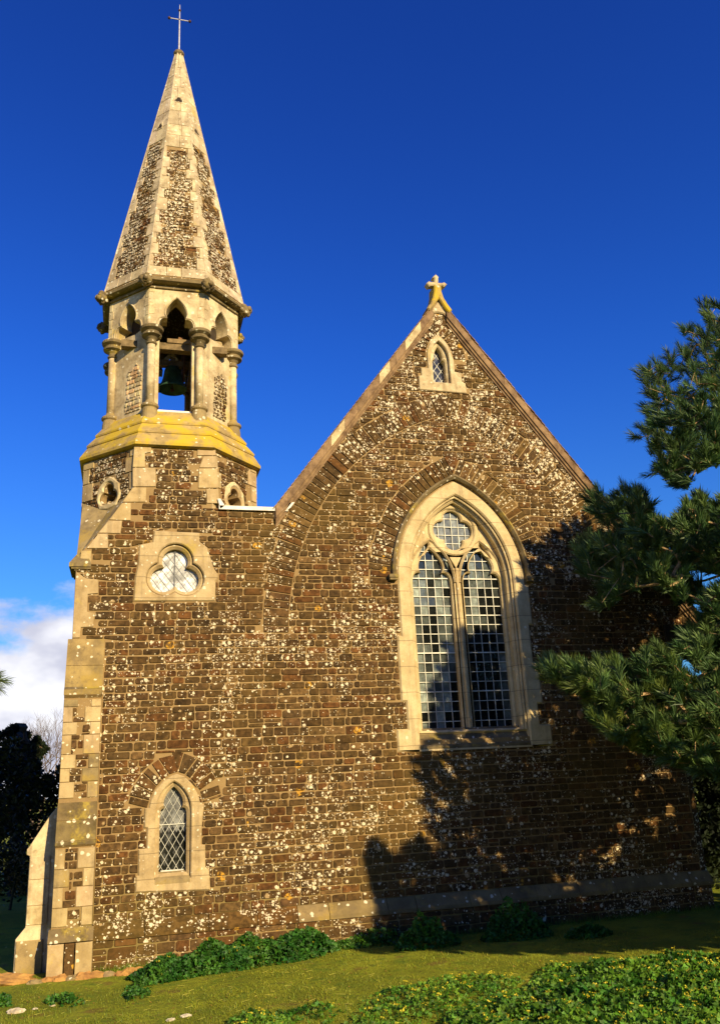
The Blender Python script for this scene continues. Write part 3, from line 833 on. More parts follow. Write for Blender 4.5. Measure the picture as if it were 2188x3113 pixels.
def ocring(mb, prof, mi=0, cols=None):
    vs = []
    for a, z in prof:
        for k in range(8): x, y = octp(a, k); vs.append((x, y, z))
    for i in range(len(prof) - 1):
        fs = [(i * 8 + k, i * 8 + (k + 1) % 8, (i + 1) * 8 + (k + 1) % 8, (i + 1) * 8 + k) for k in range(8)]
        mb.add(vs, fs, mi if not isinstance(mi, list) else mi[i])
oct_ = MB()
hwf = 1.25 * T
for k in range(1, 8):
    fr = oface(1.25, k); keep = [(-hwf, 3.9), (hwf, 3.9), (hwf, 5.63), (-hwf, 5.63)]
    exq = []
    diag = k in (1, 3, 5, 7)
    if diag and k == 7: keep = [(0, 4.79), (hwf, 5.02), (hwf, 5.63), (-hwf, 5.63), (-hwf, 5.02)]
    hole = foil(0, 5.04, .075, .085, 3) if diag else None
    surr = [(x, z + .12) for x, z in [(-.17, 4.72), (0, 4.69), (.17, 4.72), (.24, 4.88), (.20, 5.06), (.08, 5.16), (0, 5.19), (-.08, 5.16), (-.20, 5.06), (-.24, 4.88)]]
    plate(oct_, keep, [hole] if diag else [], 0, .3, fr, 0, 1)
    z = 5.02 if k == 7 else 4.2; j = k
    while z < 5.6:
        h = min(R.uniform(.2, .28), 5.625 - z)
        for s in (-1, 1):
            w = .20 if (j + (s > 0)) % 2 else .12
            Q = [(s * hwf, z + .004), (s * (hwf - w), z + .004), (s * (hwf - w), z + h - .004), (s * hwf, z + h - .004)]
            exq.append(Q); block(oct_, Q, fr, .016, .006, 2, limecol())
        z += h; j += 1
    ex = exq + ([surr] if diag else [])
    courses(oct_, keep, ex, fr, 3, (.075, .11), (.10, .25))
    if diag:
        plate(oct_, surr, [foil(0, 5.04, .085, .10, 3)], .02, .12, fr, .02, 4, (1, 1, .95))
# broach facets at the front left corner
Cc = Vector((-1.25, 0, 4.0)); P1 = Vector((-.5178, 0, 5.03)); P2 = Vector((-1.25, .7322, 5.03)); Mm = Vector((-.884, .366, 4.80))
oct_.add([Cc, P1, Mm], [(0, 1, 2)], 5); oct_.add([Cc, Mm, P2], [(0, 1, 2)], 5)
# matching solid corners on the other three sides
for sx, sy in ((1, -1), (1, 1), (-1, 1)):
    c_ = Vector((sx * 1.249, 1.25 + sy * 1.249, 4.0)); a_ = Vector((sx * .52, 1.25 + sy * 1.249, 4.6)); b_ = Vector((sx * 1.249, 1.25 + sy * .52, 4.6)); m_ = Vector((sx * .884, 1.25 + sy * .884, 4.6))
    oct_.add([c_, a_, m_, b_], [(0, 1, 2), (0, 2, 3), (0, 3, 1)], 5)
oct_.build('octagon_stage', [IRON2, MORTAR, LIME, IRON2, LIME_PALE, LIME_MOSS], church)
# moulded stone where the tower side breaks back
mb = MB()
run_ = [(.0, 3.80), (-.0, 3.80)]
for (a, z0, z1) in ((.02, 3.84, 3.86), (.055, 3.86, 3.885), (.085, 3.885, 3.94)):
    mb.box(-1.25 - a, -1.06, -a * .6, .6, z0, z1, 0)
mb.add([(-1.33, -.05, 3.94), (-1.06, -.05, 3.94), (-1.10, .0, 4.03), (-1.25, .0, 4.06), (-1.33, .6, 3.94), (-1.06, .6, 3.94), (-1.25, .6, 4.06)], [(0, 1, 2, 3), (0, 3, 6, 4), (1, 5, 6, 2), (2, 6, 3)])
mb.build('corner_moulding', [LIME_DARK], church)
# weathered offsets under the belfry
mb = MB()
ocring(mb, [(1.22, 5.625), (1.24, 5.64), (1.29, 5.645), (1.325, 5.66), (1.328, 5.70), (1.22, 5.885)])
ocring(mb, [(1.20, 5.875), (1.236, 5.880), (1.240, 5.905), (1.105, 6.080)])
ocring(mb, [(1.09, 6.070), (1.122, 6.074), (1.126, 6.10), (.95, 6.34), (.90, 6.345), (.5, 6.345)])
mb.box(-.5, .5, .75, 1.75, 6.30, 6.346)
mb.build('weathered_offset', [LIME_YEL], church)

# --- belfry
bel = MB()
ai = .915; ao = 1.0; ti = T * ai; to = T * ao
HB = 7.66
headO = lance(0, .262, HB, 7.70, .135, 7.875, 8.235, 10)
for k in range(8):
    card = k % 2 == 0
    fr = oface(ai, k)
    if card:
        for s in (-1, 1):
            plate(bel, [(s * .245, 6.34), (s * ti, 6.34), (s * ti, 7.78), (s * .245, 7.78)], [], 0, .20, fr, 0, 0)
    else:
        plate(bel, [(-ti, 6.34), (ti, 6.34), (ti, 7.72), (-ti, 7.72)], [], 0, .20, fr, 0, 0)
        z = 6.42
        for s in (-1, 1):
            pass
        courses(bel, [(-.10, 6.42), (.22, 6.42), (.24, 7.0), (.12, 7.22), (-.06, 7.1)], [], fr, 2 if k in (1, 3) else 0, (.05, .08), (.06, .14))
        plate(bel, [(-.22, 7.62), (.22, 7.62), (.22, 7.85), (-.22, 7.70)], [], -.06, .08, fr, .01, 0, (1.05, 1.05, 1))
    fr = oface(ao, k)
    hd = [(-to, 7.715), (-.262, 7.715)] + [p for p in headO if p[1] > 7.70][::-1] + [(.262, 7.715), (to, 7.715), (to, 8.42), (-to, 8.42)]
    plate(bel, hd, [], 0, .26, fr, 0, 0)
    # raised roll round the opening
    P = [p for p in headO if p[1] >= 7.70][::-1]
    P3 = [fr(x, z, .004) for x, z in [(x * 1.10, z + .018) for x, z in P]]
    bel.tube(P3, [.013] * len(P3), 6, 0)
    if not card: plate(bel, [(-.27, 7.6), (.27, 7.6), (.27, 8.25), (-.27, 8.25)], [], -.22, .03, fr, 0, 1)  # blind backing coloured near-black to give the deep head its shade
    # joints: proud ashlar blocks, a few mm
    z = 7.73; j = k
    while z < 8.38:
        h = R.uniform(.14, .2); h = min(h, 8.39 - z)
        for s in (-1, 1):
            w = .09 if j % 2 else .06
            block(bel, [(s * (to - .003), z + .004), (s * (to - w), z + .004), (s * (to - w), z + h - .004), (s * (to - .003), z + h - .004)], fr, .006, .004, 0, limecol())
        z += h; j += 1
bel.build('belfry_wall', [LIME_PALE, DARK, IRON2, LIME_DARK], church)
# belfry sills of lead in the open faces
for k in (0, 2, 4, 6):
    mb = MB(); fr = oface(ai, k); mb.box(-.245, .245, 6.345, 6.375, -.18, .02, fr=lambda u, v, h: fr(u, v, h))
    mb.build('belfry_sill', [LEADW], church)
for k in range(8):
    x, y = [(-.358, -.95), (.358, -.95), (.925, -.385), (.925, .385), (.358, .95), (-.358, .95), (-.925, .385), (-.925, -.385)][k]; y += 1.25
    c = empty('belfry_column', (x, y, 6.2), church)
    mb = MB(); mb.lathe([(.062, .25), (.060, 1.35)], (x, y, 6.2), 16); put(mb, 'shaft', LIME_PALE, c, False).data.polygons.foreach_set('use_smooth', [True] * 16 + [False] * 2)
    mb = MB(); mb.lathe([(.125, -.12), (.115, .10), (.105, .17), (.128, .19), (.132, .215), (.12, .235), (.085, .245), (.075, .27), (.062, .30)], (x, y, 6.2), 20); put(mb, 'column_base', LIME_MOSS, c)
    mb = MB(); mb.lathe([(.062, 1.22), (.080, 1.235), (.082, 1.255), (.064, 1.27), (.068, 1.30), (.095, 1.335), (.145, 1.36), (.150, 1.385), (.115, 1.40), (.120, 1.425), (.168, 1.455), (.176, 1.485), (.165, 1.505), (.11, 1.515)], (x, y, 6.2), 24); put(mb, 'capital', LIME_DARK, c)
# cornice with carved bosses
corn = MB()
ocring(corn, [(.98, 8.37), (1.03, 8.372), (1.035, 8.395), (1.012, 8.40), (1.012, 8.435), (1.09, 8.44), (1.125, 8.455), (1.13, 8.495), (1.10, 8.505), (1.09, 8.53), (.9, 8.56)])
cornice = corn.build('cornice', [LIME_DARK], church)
for k in range(8):
    x, y = octp(1.10, k); d = Vector((x, y - 1.25, 0)).normalized(); c = Vector((x, y, 8.44)) + d * .02
    mb = MB(); mb.blob(c, .088, k, rough=.5, nu=14, nv=10, fq=4)
    rr = random.Random(k)
    for i in range(16):
        v = Vector((rr.uniform(-1, 1), rr.uniform(-1, 1), rr.uniform(-.9, .9))).normalized()
        mb.blob(c + v * .082, rr.uniform(.026, .042), i + k, sq=(1, 1, 1.1), rough=.4, nu=8, nv=6)
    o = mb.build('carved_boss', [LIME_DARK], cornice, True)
    # small gargoyle stem below the cornice
# spire
SB, ST = 8.54, 13.98; aB, aT = 1.082, .058
sp = MB(); slope = math.hypot(ST - SB, aB - aT)
ocring(sp, [(aB, SB), (aT, ST)], 1)
for k in range(8):
    fr = oface(aB, k, SB, aT, ST)
    wv = lambda v: (aB + (aT - aB) * v / slope) * T
    # ashlar top
    courses_top = .52 * slope if k % 2 == 0 else .56 * slope
    v = 0; j = 0
    band = .20
    # base band
    x = -wv(0)
    while x < wv(0) - .02:
        x2 = min(x + R.uniform(.2, .35), wv(0)); 
        if wv(0) - x2 < .1: x2 = wv(0)
        block(sp, [(x + .003, .02), (x2 - .003, .02), (min(x2 - .003, wv(band)), band), (max(x + .003, -wv(band)), band)], fr, .014, .006, 0, limecol()); x = x2
    v = band; exq = []
    while v < slope - .15:
        h = R.uniform(.19, .3) if v < courses_top else R.uniform(.25, .4); h = min(h, slope - .05 - v)
        if v < courses_top:
            for s in (-1, 1):
                w = (.14 if (j + (s > 0) + k) % 2 else .08) * (1 if wv(v) > .25 else .7) * R.uniform(.8, 1.2)
                w = min(w, wv(v) * .72)
                Q = [(s * wv(v) * .998, v + .004), (s * (wv(v) - w), v + .004), (s * (wv(v) - w), v + h - .004), (s * wv(v + h) * .998, v + h - .004)]
                exq.append(Q); block(sp, Q, fr, .014, .006, 0, limecol())
        else:
            m = R.uniform(-.3, .3) * wv(v)
            block(sp, [(-wv(v) * .998, v + .003), (m - .002, v + .003), (m - .002, v + h - .003), (-wv(v + h) * .998, v + h - .003)], fr, .012, .004, 0, limecol())
            block(sp, [(m + .002, v + .003), (wv(v) * .998, v + .003), (wv(v + h) * .998, v + h - .003), (m + .002, v + h - .003)], fr, .012, .004, 0, limecol())
        v += h; j += 1
    courses(sp, [(-wv(band) + .05, band), (wv(band) - .05, band), (wv(courses_top) - .03, courses_top), (-wv(courses_top) + .03, courses_top)], exq, fr, 2, (.06, .09), (.08, .2), .006)
    vh = {0: .755, 4: .755}.get(k, .64 if k % 2 else None)
    if vh:
        vz = vh * slope; r = .034 if k % 2 == 0 else .032
        plate(sp, [(-.07, vz - .07), (.07, vz - .07), (.055, vz + .10), (-.055, vz + .10)], [foil(0, vz, r, r * 1.05, 3)], .022, .03, fr, .006, 0)
        plate(sp, foil(0, vz, r, r * 1.1, 3), [], .0145, .002, fr, 0, 3)  # dark sheet set proud, painting the shade of a hollow vent
    # arris roll
    sp.tube([fr(-wv(0), 0, .004), fr(-wv(slope), slope, .004)], [.022, .012], 6, 0)
spire = sp.build('spire', [LIME_SPIRE, MORTAR, IRON2, DARK], church)
# spire cap and iron cross
fin = empty('iron_cross', (0, 1.25, ST), church)
mb = MB(); mb.lathe([(.07, -.03), (.095, -.005), (.10, .03), (.085, .06), (.05, .085), (.02, .10)], (0, 1.25, ST), 16)
put(mb, 'cap_stone', LIME_DARK, fin)
def up(z): return ST + z
zt = 15.19; zc = 14.83
mb = MB(); mb.tube([(0, 1.25, up(.05)), (0, 1.25, zc), (0, 1.25, zt)], [.017, .012, .006], 8)
mb.tube([(-.19, 1.25, zc), (.19, 1.25, zc)], [.009, .009], 8)
put(mb, 'iron_rod', IRONM, fin)
for p in ((-.19, zc), (.19, zc), (0, 15.05), (0, zc)):
    mb = MB(); mb.blob((p[0], 1.25, p[1]), .028 if p[1] != zc or p[0] else .02, 1, rough=0)
    put(mb, 'iron_ball', IRONR, fin, True)

# --- timber frame and bell
mb = MB()
mb.box(-.80, .80, .52, .66, 7.49, 7.60, 0); mb.box(-.80, .80, 1.94, 2.08, 7.49, 7.60, 0); mb.box(-.12, .26, .50, .68, 7.60, 7.67, 0, (1.2, 1.15, 1.1)); mb.box(.05, .12, .56, .62, 7.67, 7.74, 0, (.9, .6, .5))
mb.box(-.36, -.26, .66, 1.94, 7.50, 7.59, 0); mb.box(.26, .36, .66, 1.94, 7.50, 7.59, 0)
mb.build('bell_frame', [WOOD], church)
bell = empty('bell', (.0, 1.1, 6.86)); tag(bell, 'green bronze bell hanging in the open front of the belfry', 'bell')
mb = MB(); bx, by, bz = 0, 1.3, 7.19
mb.lathe([(.0, .40), (.07, .40), (.11, .375), (.13, .33), (.145, .22), (.17, .12), (.215, .04), (.235, .0), (.225, -.01), (.20, .02), (.14, .15)], (0, 0, 0), 28)
o = mb.build('bell_body', [BRONZE], bell, True)
bell.location = (bx, by, bz)
mb = MB(); mb.box(-.36, .36, -.05, .05, .40, .50); mb.box(-.04, .04, -.04, .04, .36, .56)
mb.build('headstock', [WOOD], bell)
mb = MB(); N = 28
mb.tube([(.17, .34 * math.cos(2 * math.pi * i / N), .44 + .34 * math.sin(2 * math.pi * i / N)) for i in range(N + 1)], [.016] * (N + 1), 6)
for i in range(4): a = math.pi * i / 4; mb.tube([(.17, .34 * math.cos(a), .44 + .34 * math.sin(a)), (.17, -.34 * math.cos(a), .44 - .34 * math.sin(a))], [.01, .01], 5)
mb.build('bell_wheel', [IRONR], bell)
mb = MB(); mb.tube([(0, 0, .38), (0, 0, .02)], [.008, .012], 6); mb.blob((0, 0, -.01), .032, 0, rough=0)
mb.build('clapper', [IRONR], bell)

# --- buttresses
def front_buttress():
    mb = MB(); x0, x1 = -1.297, -.851
    # levels: top weathering, middle, low weathering, low stage, base
    prof = [(.0, 2.93), (-.16, 2.30), (-.175, 2.27), (-.21, 2.27), (-.21, 2.20), (-.17, 2.165), (-.17, .93), (-.27, .50), (-.28, .49), (-.28, .455), (-.25, .43), (-.25, -.44), (-.33, -.56), (-.33, GZ - .25), (.05, GZ - .25), (.05, 2.93)]
    m = len(prof); vs = [(x, y, z) for x in (x0, x1) for y, z in prof]
    tr = [tuple(t) for t in tessellate_polygon([[Vector((y, z, 0)) for y, z in prof]])]
    mb.add(vs, [(i, (i + 1) % m, m + (i + 1) % m, m + i) for i in range(m)] + tr + [tuple(m + i for i in t) for t in tr], 1)
    # ashlar sheets on the slopes
    def slab(y0, z0, y1, z1, mi, col, a=x0, b_=x1):
        d = Vector((y1 - y0, z1 - z0)).normalized(); nr = Vector((d.y, -d.x)) * .008
        if nr.x > 0: nr = -nr
        vs = [(x, y + nr.x * k, z + nr.y * k) for k in (0, 1) for x, y, z in ((a - .003, y0, z0), (b_ + .003, y0, z0), (b_ + .003, y1, z1), (a - .003, y1, z1))]
        mb.add(vs, [(4, 5, 6, 7), (0, 1, 5, 4), (1, 2, 6, 5), (2, 3, 7, 6), (3, 0, 4, 7)], mi, col)
    slab(0, 2.93, -.089, 2.58, 2, (.98, .92, .75)); slab(-.091, 2.574, -.16, 2.30, 2, (1.0, .95, .7)); mb.box(x0 - .004, x1 + .004, -.215, 0, 2.205, 2.266, 2, (.95, .9, .7))
    slab(-.16, 2.30, -.205, 2.268, 3, (.9, .9, .9))
    slab(-.17, .93, -.217, .73, 3, (.75, .7, .6)); slab(-.219, .724, -.27, .50, 3, (.8, .78, .62)); mb.box(x0 - .004, x1 + .004, -.284, 0, .457, .496, 3, (.7, .68, .6))
    for (za, zb, y) in ((.98, 2.15, -.17), (-.42, .42, -.25)):
        z = za; j = 0; fr = XZ(y); ex = []
        while z < zb - .02:
            h = R.uniform(.15, .24); h = min(h, zb - z)
            if zb - z - h < .08: h = zb - z
            wl, wr = (.11, .19) if j % 2 else (.17, .12)
            for a, b_ in ((x0, x0 + wl), (x1 - wr, x1)):
                Q = [(a + .001, z + .003), (b_, z + .003), (b_, z + h - .003), (a + .001, z + h - .003)]; ex.append(Q)
                block(mb, Q, fr, .013, .005, 0 if R.random() < .75 else 2, limecol())
            z += h; j += 1
        courses(mb, [(x0 + .10, za), (x1 - .10, za), (x1 - .10, zb), (x0 + .10, zb)], ex, fr, 4, (.085, .12), (.12, .22))
    fr = XZ(-.33)
    Z = GZ - .1
    for a, b_, mi in ((x0 - .02, x0 + .155, 0), (x0 + .165, x1 - .175, 4), (x1 - .165, x1 + .02, 0)):
        block(mb, [(a, Z), (b_, Z), (b_, -.585), (a, -.585)], fr, .022, .012, mi, limecol() if mi == 0 else (1.1, 1, 1))
    mb.box(x0 - .02, x1 + .02, -.33, 0, GZ - .25, -.57, 1)
    slab(-.25, -.44, -.345, -.575, 3, (1.1, 1.05, .95), x0 - .02, x1 + .02)
    mb.build('buttress', [LIME, MORTAR, LIME_MOSS, LIME_DARK, IRON], church)
front_buttress()
mb = MB()
prof = [(-1.25, .98), (-1.40, .80), (-1.62, .45), (-1.645, .42), (-1.645, .36), (-1.61, .34), (-1.61, -.44), (-1.71, -.56), (-1.71, GZ - .25), (-1.25, GZ - .25)]
plate(mb, prof, [], 0, .42, XZ(.13), .006, 0)
fr = XZ(.13)
z = -.42
while z < .32:
    h = min(R.uniform(.2, .3), .33 - z); block(mb, [(-1.605, z + .003), (-1.37, z + .003), (-1.37, z + h - .003), (-1.605, z + h - .003)], fr, .012, .006, 0, limecol()); z += h
block(mb, [(-1.70, GZ - .1), (-1.40, GZ - .1), (-1.40, -.58), (-1.70, -.58)], fr, .02, .012, 1, limecol())
mb.build('buttress', [LIME_PALE, LIME_MOSS], church)
# buttress at the south corner, mostly behind the pine
mb = MB()
prof = [(NR - .02, 3.1), (NR + .32, 2.9), (NR + .62, 2.45), (NR + .62, GZ - .2), (NR - .02, GZ - .2)]
plate(mb, prof, [], 0, .4, XZ(.75), .01, 0)
mb.build('buttress', [IRON], church)

# ------------------------------------------------------------------ footing stones and ground
def gh(x, y):
    h = -.93 + .05 * noise.noise(Vector((x * .35, y * .35, 3))) + .02 * noise.noise(Vector((x * 1.3, y * 1.3, 1)))
    if y > -1: h -= 0
    return h
mb = MB(); N = 150
def gp(i, n, lo, hi, c, pw=2.6):
    t = i / n * 2 - 1; s = abs(t) ** pw * (1 if t > 0 else -1); return c + (s * (hi - c) if s > 0 else s * (c - lo))
vs = []
for j in range(N + 1):
    for i in range(N + 1):
        x = gp(i, N, -600, 600, 2); y = gp(j, N, -400, 900, -3)
        far = max(abs(x - 2), abs(y + 3)); z = gh(x, y) if far < 14 else gh(x, y) * max(0, 1 - (far - 14) / 20) + (-.93) * min(1, (far - 14) / 20)
        vs.append((x, y, z))
mb.add(vs, [(j * (N + 1) + i, j * (N + 1) + i + 1, (j + 1) * (N + 1) + i + 1, (j + 1) * (N + 1) + i) for j in range(N) for i in range(N)])
tag(mb.build('ground', [GROUND], None, True), kind='structure')
# footing
mb = MB()
for i in range(9):
    x = -1.42 + i * .13; mb.blob((x, -.42 + R.uniform(-.05, .03), -.95), R.uniform(.07, .11), i * 3, i % 3 == 0, limecol(), (1.3, .8, .75), .5, fq=3)
mb.build('footing', [ROCKO, LIME_MOSS], church)
def rock(px, py, r, mat, label, name='rock', sq=(1.3, 1, .6), cat='stone'):
    p = onZ(px, py, -.92); p.z = gh(p.x, p.y)
    mb = MB(); mb.blob((0, 0, 0), r, px * .1, sq=sq, rough=.5, nu=16, nv=10, fq=2.5)
    o = mb.build(name, [mat], None, False); o.location = p
    tag(o, label, cat); return o
rock(50, 3068, .06, ROCK, 'largest pale stone on the grass near the bottom left corner')
rock(18, 2985, .20, ROCKO, 'low orange lichen covered block lying left of the tower buttress', 'stone_block', (1.6, .9, .5))
rock(567, 3085, .037, ROCK, 'small pale stone on the grass, the upper right one of a close pair')
rock(520, 3096, .033, ROCK, 'small pale stone on the grass, the lower left one of a close pair')
rock(160, 3048, .022, ROCK, 'tiny white pebble beside the low weeds left of the tower foot', 'pebble')
rock(108, 3058, .020, ROCK, 'tiny white pebble between the big pale stone and the low weeds', 'pebble')

# leaf litter and weeds -------------------------------------------------
def leaf(mb, p, d, n, L, w, mi=0, col=(1, 1, 1)):
    d = d.normalized(); s = d.cross(n).normalized() * w; mid = p + d * L * .5 + n * L * .08
    mb.add([p, mid + s, p + d * L, mid - s], [(0, 1, 2), (0, 2, 3)], mi, col)
def lobed(mb, p, n, r, mi=0, col=(1, 1, 1)):
    """three-lobed weed leaf"""
    a0 = R.uniform(0, 6.28); t = n.orthogonal().normalized(); b_ = n.cross(t)
    for k in (-1, 0, 1):
        a = a0 + k * 1.25; d = t * math.cos(a) + b_ * math.sin(a)
        leaf(mb, p, d + n * .15, n, r * (1 if k == 0 else .85), r * .34, mi, col)
def rn(u=.6):
    v = Vector((R.gauss(0, 1), R.gauss(0, 1), R.gauss(0, 1) * .6 + u)); return v.normalized()
def patch(name, mat, polys, height, count, size, label, cat, flowers=0, fade=.3):
    mb = MB(); bbs = [bbox(P) for P in polys]; tot = sum(abs(area(P)) for P in polys)
    for P, bb in zip(polys, bbs):
        n = int(count * abs(area(P)) / tot); k = 0
        while k < n:
            x, y = R.uniform(bb[0], bb[2]), R.uniform(bb[1], bb[3]); sd = -sd_poly((x, y), P)
            if sd < 0 : 
                k += .2; continue
            k += 1
            gg = noise.noise(Vector((x * 2.2, y * 2.2, 9)))
            if sd < fade * .6 and gg < .0 and R.random() < .75: continue
            e = min(1, sd / fade) ** .6
            top = height * e * (.62 + .75 * max(-.4, noise.noise(Vector((x * 2.6, y * 2.6, 4)))) + .25 * noise.noise(Vector((x * 7, y * 7, 2))))
            z = gh(x, y) + max(.012, top * (1 - R.random() ** 2.2 * .8))
            v = R.uniform(.4, 1.5); c = (v * R.uniform(.8, 1.3), v, v * R.uniform(.7, 1.1))
            if R.random() < .03: c = (2.6, 1.1, 1)
            p = Vector((x, y, z)); n_ = rn(.9)
            if flowers and R.random() < flowers and z > gh(x, y) + height * .25:
                for q_ in range(7): leaf(mb, p + Vector((R.uniform(-.02, .02), R.uniform(-.02, .02), .03 + R.uniform(0, .012))), rn(0), rn(1.2), .016, .007, 1, (1, 1, 1))
            else: lobed(mb, p, n_, R.uniform(*size), 0, c)
            if R.random() < .12: mb.tube([(x, y, gh(x, y)), (x + R.uniform(-.02, .02), y + R.uniform(-.02, .02), z)], [.003, .002], 4, 0, (1, 1, .8), False)
    return tag(mb.build(name, [mat, FLOWER]), label, cat, kind='stuff')
G = lambda pts: [(lambda p: (p.x, p.y))(onZ(a, b_, -.93)) for a, b_ in pts]
patch('wall_weeds', IVY, [[(-.45, -.75), (-.05, -.12), (1.2, -.10), (1.9, -.10), (2.1, -.40), (1.7, -.8), (1.0, -1.0), (.3, -1.0), (-.2, -1.15)], [(2.0, -.12), (3.0, -.12), (2.9, -.42), (2.1, -.45)]], .30, 17000, (.022, .046), 'dark green leafy weeds banked along the foot of the tower wall', 'weeds', .003, .32)
patch('low_weeds', IVY, [G([(120, 3050), (150, 3030), (250, 3028), (260, 3045), (200, 3058)]), G([(0, 3030), (30, 3028), (35, 3055), (0, 3060)]), G([(370, 3010), (400, 2985), (470, 2990), (450, 3030), (390, 3040)])], .12, 1500, (.018, .035), 'small dark weeds on the ground in front of the tower buttress', 'weeds', 0, .15)
patch('foreground_weeds', WEED, [G([(1640, 2945), (1700, 2932), (1900, 2922), (2100, 2915), (2400, 2900), (2500, 3300), (1250, 3300), (1330, 3130), (1400, 3085), (1500, 3050), (1600, 3010)])], .17, 30000, (.016, .046), 'bright green leafy weeds with yellow flowers filling the lower right foreground', 'weeds', .02, .4)
patch('sparse_weeds', WEED, [G([(1100, 3050), (1180, 3020), (1300, 2985), (1440, 2960), (1600, 2975), (1480, 3070), (1320, 3130), (1200, 3300), (1000, 3300), (1050, 3130)]), G([(680, 3120), (720, 3085), (850, 3080), (900, 3150), (700, 3180)]), G([(820, 3090), (1000, 3060), (1050, 3090), (1000, 3130), (840, 3130)])], .075, 5200, (.016, .032), 'sparse low weeds with tiny yellow flowers on the turf in the middle foreground', 'weeds', .03, .2)
for (px, py, r, h, lab) in ((1570, 2850, .34, .55, 'leafy green weed clump catching light in the shade below the big window'), (1300, 2880, .30, .42, 'dark leafy weed clump against the plinth at the edge of the tree shade'), (1790, 2850, .22, .16, 'low green weed clump by the shaded plinth right of centre')):
    p = onZ(px, py, -.93); mb = MB(); g0 = gh(p.x, p.y); p.z = g0
    for i in range(int(1100 * r * r / .09)):
        a = R.uniform(0, 6.28); q_ = r * math.sqrt(R.random()); x = q_ * math.cos(a) * 1.4; y = q_ * math.sin(a) * .6
        z = h * (1 - (q_ / r) ** 2) * (1 - R.random() ** 2 * .8) * (.7 + .5 * noise.noise(Vector((x * 6, y * 6, px)))) + .015
        v = R.uniform(.7, 1.6); lobed(mb, Vector((x, y, z)), rn(.8), R.uniform(.02, .045), 0, (v, v, v))
    mb.tube([(0, 0, -.02), (.02, 0, h * .5)], [.008, .004], 5, 0, (.8, .7, .5))
    o = mb.build('weed_clump', [IVY]); o.location = p; tag(o, lab, 'plant', 'weed clumps by the plinth')
# turf blades
mb = MB()
for i in range(60000):
    a = R.uniform(-60, 2250); b_ = 2830 + 300 * R.random() ** 1.0
    p = onZ(a, b_, -.93)
    if p.y > -.12: continue
    z = gh(p.x, p.y); L = R.uniform(.010, .032); v = R.uniform(.5, 1.3)
    if noise.noise(Vector((p.x * 3, p.y * 3, 5))) < -.35: continue
    d = Vector((R.uniform(-1, 1), R.uniform(-1, 1), R.uniform(.5, 1.6))).normalized() * L; s = Vector((d.y, -d.x, 0)).normalized() * .0035
    q_ = Vector((p.x, p.y, z - .003)); mb.add([q_ - s, q_ + s, q_ + d], [(0, 1, 2)], 0, (v * R.uniform(.9, 1.3), v, v))
for i in range(9000):       # rougher tufts, thicker against the wall
    if i < 3500: x = R.uniform(-.8, 7.6); y = -.12 - abs(R.gauss(0, .07)); L = R.uniform(.03, .10)
    else:
        p = onZ(R.uniform(-60, 2250), R.uniform(2850, 3120), -.93); x, y = p.x, p.y; L = R.uniform(.03, .06)
        if noise.noise(Vector((x * 1.8, y * 1.8, 15))) < .12 or y > -.12: continue
    v = R.uniform(.4, 1.0); d = Vector((R.uniform(-.5, .5), R.uniform(-.5, .5), 1)).normalized() * L; s_ = Vector((d.y, -d.x, 0)).normalized() * .003
    q_ = Vector((x, y, gh(x, y) - .004)); mb.add([q_ - s_, q_ + s_, q_ + d], [(0, 1, 2)], 0, (v * .8, v, v))
for i in range(900):        # dead leaves
    p = onZ(R.uniform(-60, 2250), R.uniform(2850, 3120), -.93)
    if p.y > -.12: continue
    p.z = gh(p.x, p.y) + .006; v = R.uniform(.5, 1.3); lobed(mb, p, rn(2.5), R.uniform(.008, .020), 0, (1.1 * v, .55 * v, 1.5 * v))
for i in range(260):       # straw
    a = R.uniform(0, 2000); p = onZ(a, R.uniform(2960, 3110), -.93); z = gh(p.x, p.y) + .01; t = R.uniform(0, 3.1); L = R.uniform(.03, .09)
    mb.tube([(p.x, p.y, z), (p.x + L * math.cos(t), p.y + L * math.sin(t), z + .006)], [.0022, .0015], 4, 0, (2, 1.6, 4), False)
tag(mb.build('grass', [BLADE]), 'short olive mossy grass with bits of straw in front of the church', 'grass', kind='stuff')

# ------------------------------------------------------------------ sun direction
AZ = 20.0; TZr = .45
KX = math.tan(rad(AZ)); EL = math.degrees(math.atan(TZr * math.cos(rad(AZ))))
def shadow_at(p):                 # where the shadow of p lands
    d = -p[1]; x = p[0] - KX * d; z = p[2] - TZr * d
    if z > -.93: return ('wall', x, z)
    t = (p[2] + .93) / TZr; return ('ground', p[0] - KX * t, p[1] + t)
SHP = [W(a, b_) for a, b_ in [(1115, 2900), (1120, 2700), (1100, 2590), (1135, 2530), (1185, 2600), (1262, 2560), (1258, 2330), (1330, 2190), (1380, 1960), (1420, 1890), (1520, 1900), (1580, 1760), (1592, 1655), (1645, 1640), (1700, 1605), (1765, 1565), (1810, 1620), (1900, 1630), (1990, 1610), (2300, 1500), (2300, 2900)]]
def ground_edge(x): return max(-2.8, -1.0 - max(0, min(x, 3.6) - 2.9) * 1.0 - max(0, x - 3.6) * .42)
def shade_ok(p, m=.07):
    k, a, b_ = shadow_at(p)
    if k == 'wall':
        if a > NR + .1 or b_ > gz(a) + .12: return True
        return sd_poly((a, b_), SHP) < -m
    if a < 2.0: return False
    return b_ > ground_edge(a)

